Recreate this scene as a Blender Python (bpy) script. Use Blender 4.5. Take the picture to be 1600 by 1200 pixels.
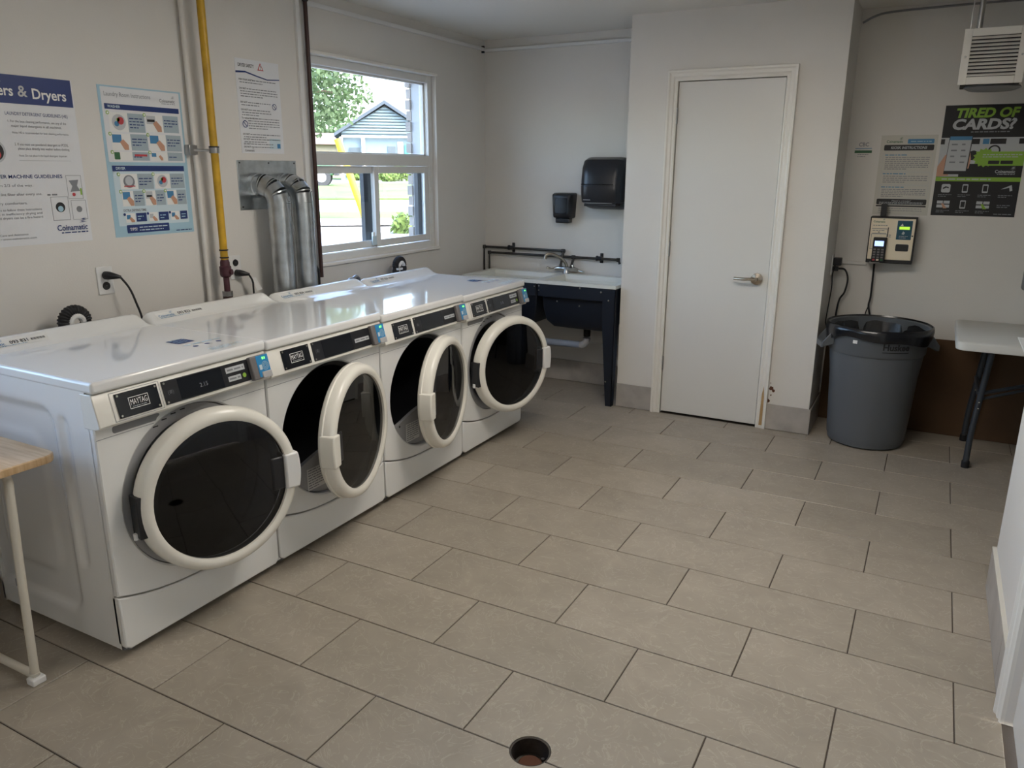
import bpy, bmesh, math, random
import numpy as np
from mathutils import Vector, Matrix, Euler
random.seed(7)
for o in list(bpy.data.objects): bpy.data.objects.remove(o)
SC = bpy.context.scene
COL = SC.collection

# ---------------------------------------------------------------- camera
CAM = Vector((3.0186, -3.1004, 1.5368)); FPX = 1210.9
ROT = Euler((math.radians(74.49), math.radians(-0.258), math.radians(28.315)), 'XYZ').to_matrix()
cd = bpy.data.cameras.new('camera'); cam = bpy.data.objects.new('camera', cd); COL.objects.link(cam)
cam.location = CAM; cam.rotation_euler = ROT.to_euler('XYZ')
cd.sensor_width = 36; cd.lens = 36 * FPX / 1600; cd.clip_start = 0.02; cd.clip_end = 400
SC.camera = cam
# ---------------------------------------------------------------- view
vs = SC.view_settings
vs.view_transform = 'Standard'; vs.look = 'None'; vs.gamma = 1; vs.use_curve_mapping = False
vs.exposure = 1.6
# ---------------------------------------------------------------- sky and sun
W = bpy.data.worlds.new('sky'); SC.world = W; W.use_nodes = True
nt = W.node_tree; nt.nodes.clear()
sky = nt.nodes.new('ShaderNodeTexSky'); sky.sky_type = 'NISHITA'
sky.sun_disc = False; sky.sun_elevation = math.radians(48); sky.sun_rotation = math.radians(100)
sky.air_density = 1.0; sky.dust_density = 3.0; sky.ozone_density = 1.0
bg = nt.nodes.new('ShaderNodeBackground'); bg.inputs['Strength'].default_value = .85
wo = nt.nodes.new('ShaderNodeOutputWorld')
nt.links.new(sky.outputs[0], bg.inputs[0]); nt.links.new(bg.outputs[0], wo.inputs[0])
sd = bpy.data.lights.new('sun', 'SUN'); sd.energy = .7; sd.angle = 0.02; sd.color = (1, .96, .88)
sun = bpy.data.objects.new('sun', sd); COL.objects.link(sun)
sun.location = (10, -5, 20); sun.rotation_euler = (math.radians(42), 0, math.radians(70))   # shines toward -x: never into the windows
def portal(name, y0, y1, z0, z1):
    l = bpy.data.lights.new(name, 'AREA'); l.shape = 'RECTANGLE'; l.size = y1 - y0; l.size_y = z1 - z0
    l.cycles.is_portal = True
    o = bpy.data.objects.new(name, l); COL.objects.link(o)
    o.location = (-.14, (y0 + y1) / 2, (z0 + z1) / 2)
    o.rotation_euler = (math.radians(90), 0, math.radians(90))
    o.rotation_euler = Matrix(((0, 0, -1), (1, 0, 0), (0, 1, 0))).to_euler()
portal('window_portal', .24, 1.44, 1.03, 2.1)
portal('window_portal', -3.75, -1.80, .95, 2.15)

# ---------------------------------------------------------------- pixel helpers (1600x1200 frame)
def ray(px, py): return ROT @ Vector(((px - 800) / FPX, -(py - 600) / FPX, -1))
def on_x(px, py, X): d = ray(px, py); return CAM + d * ((X - CAM.x) / d.x)
def on_y(px, py, Y): d = ray(px, py); return CAM + d * ((Y - CAM.y) / d.y)
def on_z(px, py, Z): d = ray(px, py); return CAM + d * ((Z - CAM.z) / d.z)

# ---------------------------------------------------------------- materials
MATS = {}
def mat(name, col, rough=.5, metal=0, coat=0, emit=None, spec=.5, bump=0, bscale=80, var=0, vscale=4):
    if name in MATS: return MATS[name]
    m = bpy.data.materials.new(name); m.use_nodes = True
    n = m.node_tree.nodes; l = m.node_tree.links; b = n['Principled BSDF']
    b.inputs['Base Color'].default_value = (*col, 1); b.inputs['Roughness'].default_value = rough
    b.inputs['Metallic'].default_value = metal; b.inputs['Coat Weight'].default_value = coat
    b.inputs['Coat Roughness'].default_value = .05; b.inputs['Specular IOR Level'].default_value = spec
    if emit: b.inputs['Emission Color'].default_value = (*emit[0], 1); b.inputs['Emission Strength'].default_value = emit[1]
    if bump or var:
        tc = n.new('ShaderNodeTexCoord')
    if bump:
        ns = n.new('ShaderNodeTexNoise'); ns.inputs['Scale'].default_value = bscale; ns.inputs['Detail'].default_value = 3
        bp = n.new('ShaderNodeBump'); bp.inputs['Strength'].default_value = bump; bp.inputs['Distance'].default_value = .002
        l.new(tc.outputs['Object'], ns.inputs['Vector']); l.new(ns.outputs['Fac'], bp.inputs['Height']); l.new(bp.outputs[0], b.inputs['Normal'])
    if var:
        ns = n.new('ShaderNodeTexNoise'); ns.inputs['Scale'].default_value = vscale; ns.inputs['Detail'].default_value = 4
        cr = n.new('ShaderNodeValToRGB'); cr.color_ramp.elements[0].position = .3; cr.color_ramp.elements[1].position = .7
        cr.color_ramp.elements[0].color = (*[c * (1 - var) for c in col], 1); cr.color_ramp.elements[1].color = (*[min(1, c * (1 + var)) for c in col], 1)
        l.new(tc.outputs['Object'], ns.inputs['Vector']); l.new(ns.outputs['Fac'], cr.inputs[0]); l.new(cr.outputs[0], b.inputs['Base Color'])
    MATS[name] = m; return m
def s2l(r, g, b):
    f = lambda c: (c / 255 / 12.92) if c <= 10 else ((c / 255 + .055) / 1.055) ** 2.4
    return (f(r), f(g), f(b))

mat('wall_paint', (.70, .675, .635), .55, bump=.25, bscale=140, var=.02, vscale=3)
mat('ceiling_paint', (.74, .72, .67), .7, bump=.2, bscale=160)
mat('trim_paint', (.78, .755, .70), .35)
mat('door_paint', (.70, .69, .66), .4, bump=.1, bscale=40)
mat('grout', (.085, .070, .058), .9, bump=.3, bscale=200)
mat('base_tile', (.40, .37, .34), .4, var=.16, vscale=9)
mat('enamel', (.80, .80, .78), .16, coat=.3)
mat('enamel_lid', (.80, .80, .79), .07, coat=.5)
mat('console_plastic', (.78, .76, .70), .3)
mat('door_ring', (.80, .775, .70), .25)
mat('grey_plastic', (.22, .22, .23), .45)
mat('lightgrey_plastic', (.42, .42, .43), .4)
mat('black_plastic', (.012, .013, .017), .35)
mat('black_gloss', (.006, .008, .013), .12)
mat('rubber', (.010, .010, .012), .6)
mat('drum_metal', (.45, .46, .48), .3, metal=1)
mat('dark_drum', (.02, .02, .025), .5)
mat('print_white', (.80, .80, .78), .5)
mat('print_black', (.012, .012, .014), .5)
mat('print_grey', (.22, .23, .25), .55)
mat('print_lightgrey', (.50, .52, .54), .55)
mat('print_navy', (.012, .035, .16), .45)
mat('print_lightblue', (.36, .55, .66), .5)
mat('print_paleblue', (.58, .70, .76), .5)
mat('print_midblue', (.06, .22, .42), .5)
mat('print_greyblue', (.36, .44, .49), .5)
mat('print_green', (.26, .46, .05), .5)
mat('print_darkgreen', (.03, .13, .05), .5)
mat('print_red', (.50, .05, .06), .5)
mat('print_skin', (.55, .30, .20), .5)
mat('print_charcoal', (.014, .014, .016), .6)
mat('paper', (.74, .75, .77), .35)
mat('paper_blue', (.70, .74, .78), .35)
mat('paper_beige', (.58, .56, .50), .5)
mat('reader_blue', (.03, .24, .52), .3)
mat('reader_grey', (.17, .16, .16), .4)
mat('led', (.1, .9, .1), .4, emit=((.15, 1, .1), 1.2))
mat('screw', (.45, .43, .38), .3, metal=1)
mat('galvanized', (.50, .53, .55), .28, metal=1, var=.18, vscale=18, bump=.15, bscale=30)
mat('yellow_paint', (.58, .34, .02), .35, var=.2, vscale=12)
mat('brown_pipe', (.045, .018, .015), .4)
mat('maroon', (.07, .02, .03), .45)
mat('white_plastic', (.76, .76, .75), .35)
mat('steel', (.42, .42, .42), .3, metal=1)
mat('chrome', (.62, .62, .60), .14, metal=1)
mat('nickel', (.42, .37, .31), .25, metal=1)
mat('dark_pipe', (.055, .052, .050), .32, metal=.6, var=.3, vscale=20)
mat('sink_white', (.74, .75, .70), .3)
mat('navy_steel', (.008, .012, .022), .4)
mat('pvc', (.30, .35, .45), .4)
mat('can_plastic', (.105, .115, .127), .45, bump=.1, bscale=300)
mat('bin_bag', (.008, .009, .012), .22, bump=.5, bscale=25)
mat('cardboard', (.085, .045, .020), .85, var=.15)
mat('table_plastic', (.62, .61, .57), .5, bump=.15, bscale=250)
mat('table_leg', (.035, .042, .052), .35)
mat('white_leg', (.66, .62, .53), .4)
mat('kiosk_cream', (.84, .74, .57), .4)
mat('screen_blue', (.25, .35, .8), .4, emit=((.3, .42, .95), .75))
mat('screen_teal', (.02, .09, .14), .2)
mat('screen_lime', (.35, .55, .05), .4, emit=((.4, .75, .05), .35))
mat('rust', (.09, .03, .012), .8)
mat('stain', (.42, .27, .12), .7)
mat('vinyl_frame', (.72, .72, .70), .35)
mat('dark_track', (.06, .065, .075), .5)
mat('outside_brick', (.36, .31, .27), .8, var=.2, vscale=6)
mat('mortar', (.5, .48, .45), .9)
mat('drain_iron', (.05, .042, .035), .45, metal=.5, var=.4, vscale=25)
# exterior
mat('lawn', (.085, .135, .028), .9, var=.35, vscale=.6)
mat('road', (.22, .22, .225), .9, var=.12, vscale=.5)
mat('gravel', (.24, .235, .23), .95, var=.3, vscale=3)
mat('kerb', (.30, .29, .28), .9)
mat('siding', (.11, .155, .185), .7)
mat('roof_blue', (.045, .06, .08), .8)
mat('roof_brown', (.16, .10, .085), .9)
mat('cream_wall', (.30, .25, .18), .8)
mat('teal', (.02, .16, .13), .5)
mat('win_dark', (.05, .07, .09), .15)
mat('leaf', (.045, .085, .03), .7, var=.4, vscale=.8)
mat('bark', (.10, .07, .05), .9)
mat('pole_yellow', (.55, .38, .01), .5)
mat('car_green', (.06, .15, .09), .3, coat=.5)
mat('tyre', (.03, .03, .035), .8)
mat('fill_light_glow', (1, .95, .85), .5, emit=((1, .93, .84), 5.4))  # glow of the added ceiling fill panels

def tile_material():
    m = bpy.data.materials.new('floor_tile'); m.use_nodes = True; MATS['floor_tile'] = m
    n = m.node_tree.nodes; l = m.node_tree.links; b = n['Principled BSDF']
    tc = n.new('ShaderNodeTexCoord'); oi = n.new('ShaderNodeObjectInfo')
    off = n.new('ShaderNodeVectorMath'); off.operation = 'ADD'
    sc = n.new('ShaderNodeVectorMath'); sc.operation = 'SCALE'; sc.inputs[3].default_value = 37
    cmb = n.new('ShaderNodeCombineXYZ')
    l.new(oi.outputs['Random'], cmb.inputs[0]); l.new(oi.outputs['Random'], cmb.inputs[1]); l.new(cmb.outputs[0], sc.inputs[0])
    l.new(tc.outputs['Object'], off.inputs[0]); l.new(sc.outputs[0], off.inputs[1])
    n1 = n.new('ShaderNodeTexNoise'); n1.inputs['Scale'].default_value = 5; n1.inputs['Detail'].default_value = 8; n1.inputs['Roughness'].default_value = .62; n1.inputs['Distortion'].default_value = .6
    n2 = n.new('ShaderNodeTexNoise'); n2.inputs['Scale'].default_value = 9; n2.inputs['Detail'].default_value = 5; n2.inputs['Distortion'].default_value = 2.5
    l.new(off.outputs[0], n1.inputs['Vector']); l.new(off.outputs[0], n2.inputs['Vector'])
    c1 = n.new('ShaderNodeValToRGB'); e = c1.color_ramp.elements
    e[0].position = .25; e[0].color = (.292, .256, .207, 1); e[1].position = .75; e[1].color = (.388, .343, .280, 1)
    c2 = n.new('ShaderNodeValToRGB'); e = c2.color_ramp.elements
    e[0].position = .485; e[0].color = (0, 0, 0, 1); e[1].position = .5; e[1].color = (1, 1, 1, 1)
    e = c2.color_ramp.elements.new(.52); e.color = (0, 0, 0, 1)
    mx = n.new('ShaderNodeMix'); mx.data_type = 'RGBA'; mx.inputs['B'].default_value = (.49, .445, .375, 1)
    sf = n.new('ShaderNodeMath'); sf.operation = 'MULTIPLY'; sf.inputs[1].default_value = .5
    l.new(n1.outputs['Fac'], c1.inputs[0]); l.new(n2.outputs['Fac'], c2.inputs[0]); l.new(c2.outputs[0], sf.inputs[0])
    l.new(sf.outputs[0], mx.inputs['Factor']); l.new(c1.outputs[0], mx.inputs['A']); 
    hv = n.new('ShaderNodeHueSaturation'); mr = n.new('ShaderNodeMapRange')
    mr.inputs['To Min'].default_value = .93; mr.inputs['To Max'].default_value = 1.06
    l.new(oi.outputs['Random'], mr.inputs['Value']); l.new(mr.outputs[0], hv.inputs['Value']); l.new(mx.outputs['Result'], hv.inputs['Color'])
    l.new(hv.outputs[0], b.inputs['Base Color'])
    b.inputs['Roughness'].default_value = .38
    bp = n.new('ShaderNodeBump'); bp.inputs['Strength'].default_value = .12; bp.inputs['Distance'].default_value = .003
    l.new(n1.outputs['Fac'], bp.inputs['Height']); l.new(bp.outputs[0], b.inputs['Normal'])
tile_material()

def wood_material():
    m = bpy.data.materials.new('light_wood'); m.use_nodes = True; MATS['light_wood'] = m
    n = m.node_tree.nodes; l = m.node_tree.links; b = n['Principled BSDF']
    tc = n.new('ShaderNodeTexCoord'); mp = n.new('ShaderNodeMapping'); mp.inputs['Scale'].default_value = (3, 40, 3)
    ns = n.new('ShaderNodeTexNoise'); ns.inputs['Scale'].default_value = 2.2; ns.inputs['Detail'].default_value = 5
    cr = n.new('ShaderNodeValToRGB'); e = cr.color_ramp.elements
    e[0].position = .3; e[0].color = (.50, .31, .15, 1); e[1].position = .7; e[1].color = (.70, .50, .29, 1)
    l.new(tc.outputs['Object'], mp.inputs[0]); l.new(mp.outputs[0], ns.inputs['Vector']); l.new(ns.outputs['Fac'], cr.inputs[0]); l.new(cr.outputs[0], b.inputs['Base Color'])
    b.inputs['Roughness'].default_value = .35
wood_material()

def glass_material(name, tint, ior=1.45, rough=0.0):
    m = bpy.data.materials.new(name); m.use_nodes = True; MATS[name] = m
    n = m.node_tree.nodes; l = m.node_tree.links; n.remove(n['Principled BSDF'])
    out = n['Material Output']; tr = n.new('ShaderNodeBsdfTransparent'); tr.inputs[0].default_value = (*tint, 1)
    gl = n.new('ShaderNodeBsdfGlossy'); gl.inputs['Roughness'].default_value = rough
    fr = n.new('ShaderNodeFresnel'); ge = n.new('ShaderNodeNewGeometry'); mr = n.new('ShaderNodeMapRange')
    mr.inputs['To Min'].default_value = ior; mr.inputs['To Max'].default_value = 1 / ior
    l.new(ge.outputs['Backfacing'], mr.inputs['Value']); l.new(mr.outputs[0], fr.inputs['IOR'])
    mx = n.new('ShaderNodeMixShader')
    l.new(fr.outputs[0], mx.inputs[0]); l.new(tr.outputs[0], mx.inputs[1]); l.new(gl.outputs[0], mx.inputs[2]); l.new(mx.outputs[0], out.inputs[0])
glass_material('window_glass', (.90, .92, .92))
glass_material('smoked_glass', (.10, .11, .13), 1.5, .03)

# ---------------------------------------------------------------- mesh builder
WL = {}          # world location of parents (unrotated)
class MB:
    def __init__(s): s.v = []; s.f = []
    def add(s, v, f):
        k = len(s.v); s.v += [tuple(p) for p in v]; s.f += [tuple(i + k for i in q) for q in f]; return s
    def box(s, x0, x1, y0, y1, z0, z1):
        v = [(x, y, z) for x in (x0, x1) for y in (y0, y1) for z in (z0, z1)]
        return s.add(v, [(0, 1, 3, 2), (4, 6, 7, 5), (0, 4, 5, 1), (2, 3, 7, 6), (0, 2, 6, 4), (1, 5, 7, 3)])
    def obox(s, c, ax, ay, az):      # oriented box: centre and half axes
        c, ax, ay, az = map(Vector, (c, ax, ay, az))
        v = [c + ax * i + ay * j + az * k for i in (-1, 1) for j in (-1, 1) for k in (-1, 1)]
        return s.add(v, [(0, 1, 3, 2), (4, 6, 7, 5), (0, 4, 5, 1), (2, 3, 7, 6), (0, 2, 6, 4), (1, 5, 7, 3)])
    def loft(s, rings, cap=True, closed=True):
        n = len(rings[0]); k = len(s.v)
        for r in rings: s.v += [tuple(p) for p in r]
        for a in range(len(rings) - 1):
            for i in range(n if closed else n - 1):
                j = (i + 1) % n; s.f.append((k + a * n + i, k + a * n + j, k + (a + 1) * n + j, k + (a + 1) * n + i))
        if cap and closed:
            s.f.append(tuple(k + i for i in reversed(range(n)))); s.f.append(tuple(k + (len(rings) - 1) * n + i for i in range(n)))
        return s
    def tube(s, path, r, n=12, cap=True):
        P = [Vector(p) for p in path]; rr = r if isinstance(r, (list, tuple)) else [r] * len(P)
        rings = []; prev = None
        for i, p in enumerate(P):
            t = (P[min(i + 1, len(P) - 1)] - P[max(i - 1, 0)]).normalized()
            if prev is None: a = t.orthogonal().normalized()
            else: a = (prev - t * prev.dot(t)); a = a.normalized() if a.length > 1e-6 else t.orthogonal().normalized()
            prev = a; b = t.cross(a)
            rings.append([p + (a * math.cos(2 * math.pi * q / n) + b * math.sin(2 * math.pi * q / n)) * rr[i] for q in range(n)])
        return s.loft(rings, cap)
    def lathe(s, prof, origin, axis='z', n=48, cap0=False, cap1=False):   # prof: (radius, height)
        o = Vector(origin); rings = []
        for r, h in prof:
            ring = []
            for q in range(n):
                c, d = r * math.cos(2 * math.pi * q / n), r * math.sin(2 * math.pi * q / n)
                ring.append(o + (Vector((c, d, h)) if axis == 'z' else Vector((h, c, d)) if axis == 'x' else Vector((d, h, c))))
            rings.append(ring)
        k = len(s.v); s.loft(rings, cap=False)
        if cap0: s.f.append(tuple(k + i for i in reversed(range(n))))
        if cap1: s.f.append(tuple(k + (len(prof) - 1) * n + i for i in range(n)))
        return s
    def prism(s, poly, vec):          # poly: 3d points, extruded by vec
        vec = Vector(vec); return s.loft([[Vector(p) for p in poly], [Vector(p) + vec for p in poly]])
    def build(s, name, material, parent=None, bevel=0, seg=2, smooth=None, local=False, fix=True, angle=35):
        me = bpy.data.meshes.new(name)
        off = Vector((0, 0, 0)) if (parent is None or local) else WL[parent.name]
        me.from_pydata([(p[0] - off.x, p[1] - off.y, p[2] - off.z) for p in s.v], [], s.f)
        if fix:
            bm = bmesh.new(); bm.from_mesh(me); bmesh.ops.recalc_face_normals(bm, faces=bm.faces); bm.to_mesh(me); bm.free()
        o = bpy.data.objects.new(name, me); COL.objects.link(o)
        me.materials.append(MATS[material] if isinstance(material, str) else material)
        if parent is not None: o.parent = parent
        WL[o.name] = off if not local else Vector((0, 0, 0))
        if bevel:
            b = o.modifiers.new('bevel', 'BEVEL'); b.width = bevel; b.segments = seg; b.limit_method = 'ANGLE'; b.angle_limit = math.radians(40)
            b.harden_normals = False
        if smooth is not False and (smooth or bevel):
            for p in me.polygons: p.use_smooth = True
            me.set_sharp_from_angle(angle=math.radians(angle))
        return o
def thing(name, label, cat, loc=(0, 0, 0), group=None):
    o = bpy.data.objects.new(name, None); COL.objects.link(o); o.location = loc; o.empty_display_size = .1
    WL[o.name] = Vector(loc); return tag(o, label, cat, group)
def tag(o, label, cat, group=None):
    o['label'] = label; o['category'] = cat
    if group: o['group'] = group
    return o
def struct(o): o['kind'] = 'structure'; return o
def arc(c, a, b, t0, t1, n):      # points on ellipse c + a cos + b sin
    c, a, b = Vector(c), Vector(a), Vector(b)
    return [c + a * math.cos(t0 + (t1 - t0) * i / n) + b * math.sin(t0 + (t1 - t0) * i / n) for i in range(n + 1)]
def smooth_path(pts, n=6):        # Catmull-Rom
    P = [Vector(p) for p in pts]; P = [P[0] * 2 - P[1]] + P + [P[-1] * 2 - P[-2]]; out = []
    for i in range(1, len(P) - 2):
        a, b, c, d = P[i - 1:i + 3]
        for k in range(n):
            t = k / n; out.append(.5 * ((2 * b) + (c - a) * t + (2 * a - 5 * b + 4 * c - d) * t * t + (3 * b - 3 * c + d - a) * t ** 3))
    out.append(P[-2]); return out

# ---------------------------------------------------------------- flat lettering
_TX = {}
def text_mesh(s, bold):
    k = (s, bold)
    if k in _TX: return _TX[k]
    c = bpy.data.curves.new('lettering', 'FONT'); c.body = s; c.size = 1; c.resolution_u = 3; c.offset = bold * .018
    o = bpy.data.objects.new('lettering', c); COL.objects.link(o)
    dg = bpy.context.evaluated_depsgraph_get(); me = bpy.data.meshes.new_from_object(o.evaluated_get(dg))
    v = np.array([(p.co.x, p.co.y) for p in me.vertices]) if len(me.vertices) else np.zeros((1, 2)); f = [tuple(p.vertices) for p in me.polygons]
    bpy.data.objects.remove(o); bpy.data.curves.remove(c); bpy.data.meshes.remove(me)
    _TX[k] = (v, f); return _TX[k]
class Plane:
    def __init__(s, o, U, V):
        s.o, s.U, s.V = Vector(o), Vector(U).normalized(), Vector(V).normalized(); s.N = s.U.cross(s.V); s.mb = {}
    def p(s, u, v, n=0): return s.o + s.U * u + s.V * v + s.N * n
    def g(s, part, m, layer, single=False):
        if single: part = part + '#%d' % len(s.mb)
        return s.mb.setdefault(part, [MB(), m, layer])
    def rect(s, part, m, u0, v0, u1, v1, layer=1, r=0, join=False):
        if r:
            pts = []
            for (cu, cv, t) in ((u1 - r, v1 - r, 0), (u0 + r, v1 - r, 90), (u0 + r, v0 + r, 180), (u1 - r, v0 + r, 270)):
                for k in range(4): a = math.radians(t + 30 * k); pts.append((cu + r * math.cos(a), cv + r * math.sin(a)))
        else: pts = [(u0, v0), (u1, v0), (u1, v1), (u0, v1)]
        return s.poly(part, m, pts, layer, join)
    def poly(s, part, m, pts, layer=1, join=False):
        mb, _, L = s.g(part, m, layer, not join); n = L * .0007
        mb.add([s.p(a, b, n) for a, b in pts], [tuple(range(len(pts)))])
    def disc(s, part, m, u, v, r, layer=1, n=20, r2=0, e=1):
        c = [(u + r * math.cos(2 * math.pi * k / n), v + e * r * math.sin(2 * math.pi * k / n)) for k in range(n)]
        if not r2: return s.poly(part, m, c, layer)
        mb, _, L = s.g(part, m, layer, True); h = L * .0007
        d = [(u + r2 * math.cos(2 * math.pi * k / n), v + e * r2 * math.sin(2 * math.pi * k / n)) for k in range(n)]
        mb.add([s.p(a, b, h) for a, b in c + d], [(k, (k + 1) % n, n + (k + 1) % n, n + k) for k in range(n)])
    def frame(s, part, m, u0, v0, u1, v1, w, layer=1):
        for a in ((u0, v0, u1, v0 + w), (u0, v1 - w, u1, v1), (u0, v0 + w, u0 + w, v1 - w), (u1 - w, v0 + w, u1, v1 - w)): s.rect(part + '_outline', m, *a, layer, join=True)
    def text(s, part, m, t, u, v, h, width=None, align='l', layer=2, bold=False, shear=0):
        vv, f = text_mesh(t, bold); mb, _, L = s.g(part, m, layer); n = L * .0007
        w0 = max(vv[:, 0].max() - vv[:, 0].min(), 1e-4); k = h / .70; kx = k if width is None else width / w0
        x0 = vv[:, 0].min(); w = w0 * kx; du = 0 if align == 'l' else -w / 2 if align == 'c' else -w
        mb.add([s.p(u + du + (a - x0) * kx + shear * b * k, v + b * k, n) for a, b in vv], f)
    def lines(s, part, m, u0, u1, v, n, pitch, h, layer=2, last=.6, seed=1):     # small print
        rnd = random.Random(seed)
        for i in range(n):
            u = u0; end = u1 if i < n - 1 else u0 + (u1 - u0) * last
            while u < end - h:
                w = min(h * rnd.uniform(1.5, 6), end - u); s.rect(part + '_print', m, u, v - i * pitch, u + w, v - i * pitch + h, layer, join=True); u += w + h * .9
    def build(s, parent, local=False):
        for k, (mb, m, L) in s.mb.items():
            o = mb.build(k.split('#')[0], m, parent, fix=False, local=local)
            if '#' not in k: o['kind'] = 'stuff'
def coin_logo(P, part, m, u, v, w, layer=3, sub=True):
    P.text(part, m, 'Coinamatic', u, v, w * .17, w, layer=layer, bold=True)
    for k in range(3):
        P.poly(part, m, [(u + w * (.74 + .03 * k), v + w * (.22 + .05 * k)), (u + w * (.86 + .02 * k), v + w * (.25 + .05 * k)), (u + w * (1.0), v + w * (.235 + .055 * k)), (u + w * (.86 + .02 * k), v + w * (.22 + .05 * k))], layer)
    if sub: P.lines(part, m, u + .12 * w, u + w, v - w * .09, 1, .01, w * .035, layer, 1.0)

# ================================================================ ROOM SHELL
def holed(mb, axis, a0, a1, b0, b1, c0, c1, holes):
    # slab with thickness a (axis 'x' or 'y'), spans b (other horizontal) and z; rectangular holes (b0,b1,z0,z1)
    bs = sorted({b0, b1, *[h[0] for h in holes], *[h[1] for h in holes]}); zs = sorted({c0, c1, *[h[2] for h in holes], *[h[3] for h in holes]})
    def inside(b, z): return any(h[0] < b < h[1] and h[2] < z < h[3] for h in holes)
    for i in range(len(bs) - 1):
        run = None
        for k in range(len(zs) - 1):
            if inside((bs[i] + bs[i + 1]) / 2, (zs[k] + zs[k + 1]) / 2): continue
            if axis == 'x': mb.box(a0, a1, bs[i], bs[i + 1], zs[k], zs[k + 1])
            else: mb.box(bs[i], bs[i + 1], a0, a1, zs[k], zs[k + 1])
    return mb
CEIL = 2.42; YB = 2.08; YD = 1.645; XD0, XD1 = 1.268, 2.488; XR = 3.376; YR = .094; YF = -5.4; XE = 4.8
W1 = (.24, 1.44, 1.015, 2.12); W2 = (-3.75, -1.80, .95, 2.15)  # W2: opening of the added window, out of view
wl = MB(); holed(wl, 'x', -.10, 0, YF, YB, 0, CEIL, [W1, W2])
holed(wl, 'x', -.33, -.10, YF, YB, 0, CEIL, [(.20, 1.60, .99, 2.14), W2])
wall_left = struct(wl.build('wall_left', 'wall_paint'))
for k in range(16):     # brick jamb seen through the glass
    z = .995 + k * .072; d = .012 if k % 2 else 0
    MB().box(-.34, -.300, 1.575 - d, 1.62, z, z + .062).build('brick', 'outside_brick', wall_left)
struct(MB().box(-.33, XE + .15, YB, YB + .15, 0, CEIL).build('wall_back', 'wall_paint'))
DX0, DX1, DZ = 1.572, 2.186, 2.037
wd = MB(); holed(wd, 'y', YD, YD + .10, XD0, XD1, 0, CEIL, [(DX0, DX1, 0, DZ)])
wd.box(XD0, XD0 + .10, YD + .10, YB, 0, CEIL).box(XD1 - .10, XD1, YD + .10, YB, 0, CEIL)
wall_mid = struct(wd.build('wall_middle', 'wall_paint'))
wr = MB(); holed(wr, 'x', XR, XR + .12, YF, YR, 0, CEIL, [(-1.66, -.76, 0, 2.04)])
wr.box(XR + .12, XE, YR - .12, YR, 0, CEIL)
wall_right = struct(wr.build('wall_right', 'wall_paint'))
struct(MB().box(XE, XE + .15, YR - .12, YB, 0, CEIL).build('wall_alcove', 'wall_paint'))
struct(MB().box(-.33, XR + .12, YF - .15, YF, 0, CEIL).build('wall_front', 'wall_paint'))
struct(MB().box(-.33, XE + .15, YF - .15, YB + .15, CEIL, CEIL + .1).build('ceiling', 'ceiling_paint'))
# ---- floor: grout bed with single porcelain tiles
floor = MB().box(-.05, XE + .1, YF - .1, YB + .1, -.12, -.004)
floor = struct(floor.build('floor', 'grout'))
PX, PY, GAP = .3078, .305, .0042
DRAIN = Vector((2.225, -1.508, 0)); DR = .058
X00 = 3.25       # joint line u = 0
pieces = []
for r in range(-18, 8):
    y0, y1 = r * PY + GAP / 2, (r + 1) * PY - GAP / 2
    odd = (r % 2 == 0)                    # rows 0, 2.. carry the joints at odd half tiles
    for k in range(-8, 5):
        u0 = (2 * k - 1 if odd else 2 * k)
        x0, x1 = X00 + u0 * PX + GAP / 2, X00 + (u0 + 2) * PX - GAP / 2
        cells = [(max(x0, .004), min(x1, XE - .004), max(y0, YF + .004), min(y1, YB - .004))]
        out = []
        for blk in ((XD0 - .006, XD1 + .006, YD - .003, YB + 1), (XR - .006, XE + 1, YF - 1, YR + .006)):
            out = []
            for (a, b, c, d) in cells:
                if a >= b or c >= d: continue
                if b <= blk[0] or a >= blk[1] or d <= blk[2] or c >= blk[3]: out.append((a, b, c, d)); continue
                if a < blk[0]: out.append((a, blk[0], c, d))
                if b > blk[1]: out.append((blk[1], b, c, d))
                m0, m1 = max(a, blk[0]), min(b, blk[1])
                if c < blk[2]: out.append((m0, m1, c, blk[2]))
                if d > blk[3]: out.append((m0, m1, blk[3], d))
            cells = out
        pieces += [c for c in cells if c[1] - c[0] > .012 and c[3] - c[2] > .012]
TM = {}
def tile_mesh(w, h):
    k = (round(w, 3), round(h, 3))
    if k in TM: return TM[k]
    b = .0014; mb = MB()
    R = lambda e, z: [(-w / 2 + e, -h / 2 + e, z), (w / 2 - e, -h / 2 + e, z), (w / 2 - e, h / 2 - e, z), (-w / 2 + e, h / 2 - e, z)]
    mb.loft([R(0, -.008), R(0, -b), R(b, 0)])
    me = bpy.data.meshes.new('tile'); me.from_pydata(mb.v, [], mb.f); me.materials.append(MATS['floor_tile'])
    bm = bmesh.new(); bm.from_mesh(me); bmesh.ops.recalc_face_normals(bm, faces=bm.faces); bm.to_mesh(me); bm.free()
    TM[k] = me; return me
cut_tiles = []
for (a, b, c, d) in pieces:
    o = bpy.data.objects.new('tile', tile_mesh(b - a, d - c)); COL.objects.link(o); o.parent = floor
    o.location = ((a + b) / 2, (c + d) / 2, 0)
    if a - DR < DRAIN.x < b + DR and c - DR < DRAIN.y < d + DR: cut_tiles.append(o)
cutter = MB().lathe([(DR, -.09), (DR, .05)], DRAIN, 'z', 40, True, True).build('cutter', 'grout')
for o in cut_tiles + [floor]:
    o.data = o.data.copy()
    m = o.modifiers.new('hole', 'BOOLEAN'); m.operation = 'DIFFERENCE'; m.object = cutter; m.solver = 'EXACT'
bpy.context.view_layer.update(); dg = bpy.context.evaluated_depsgraph_get()
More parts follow.
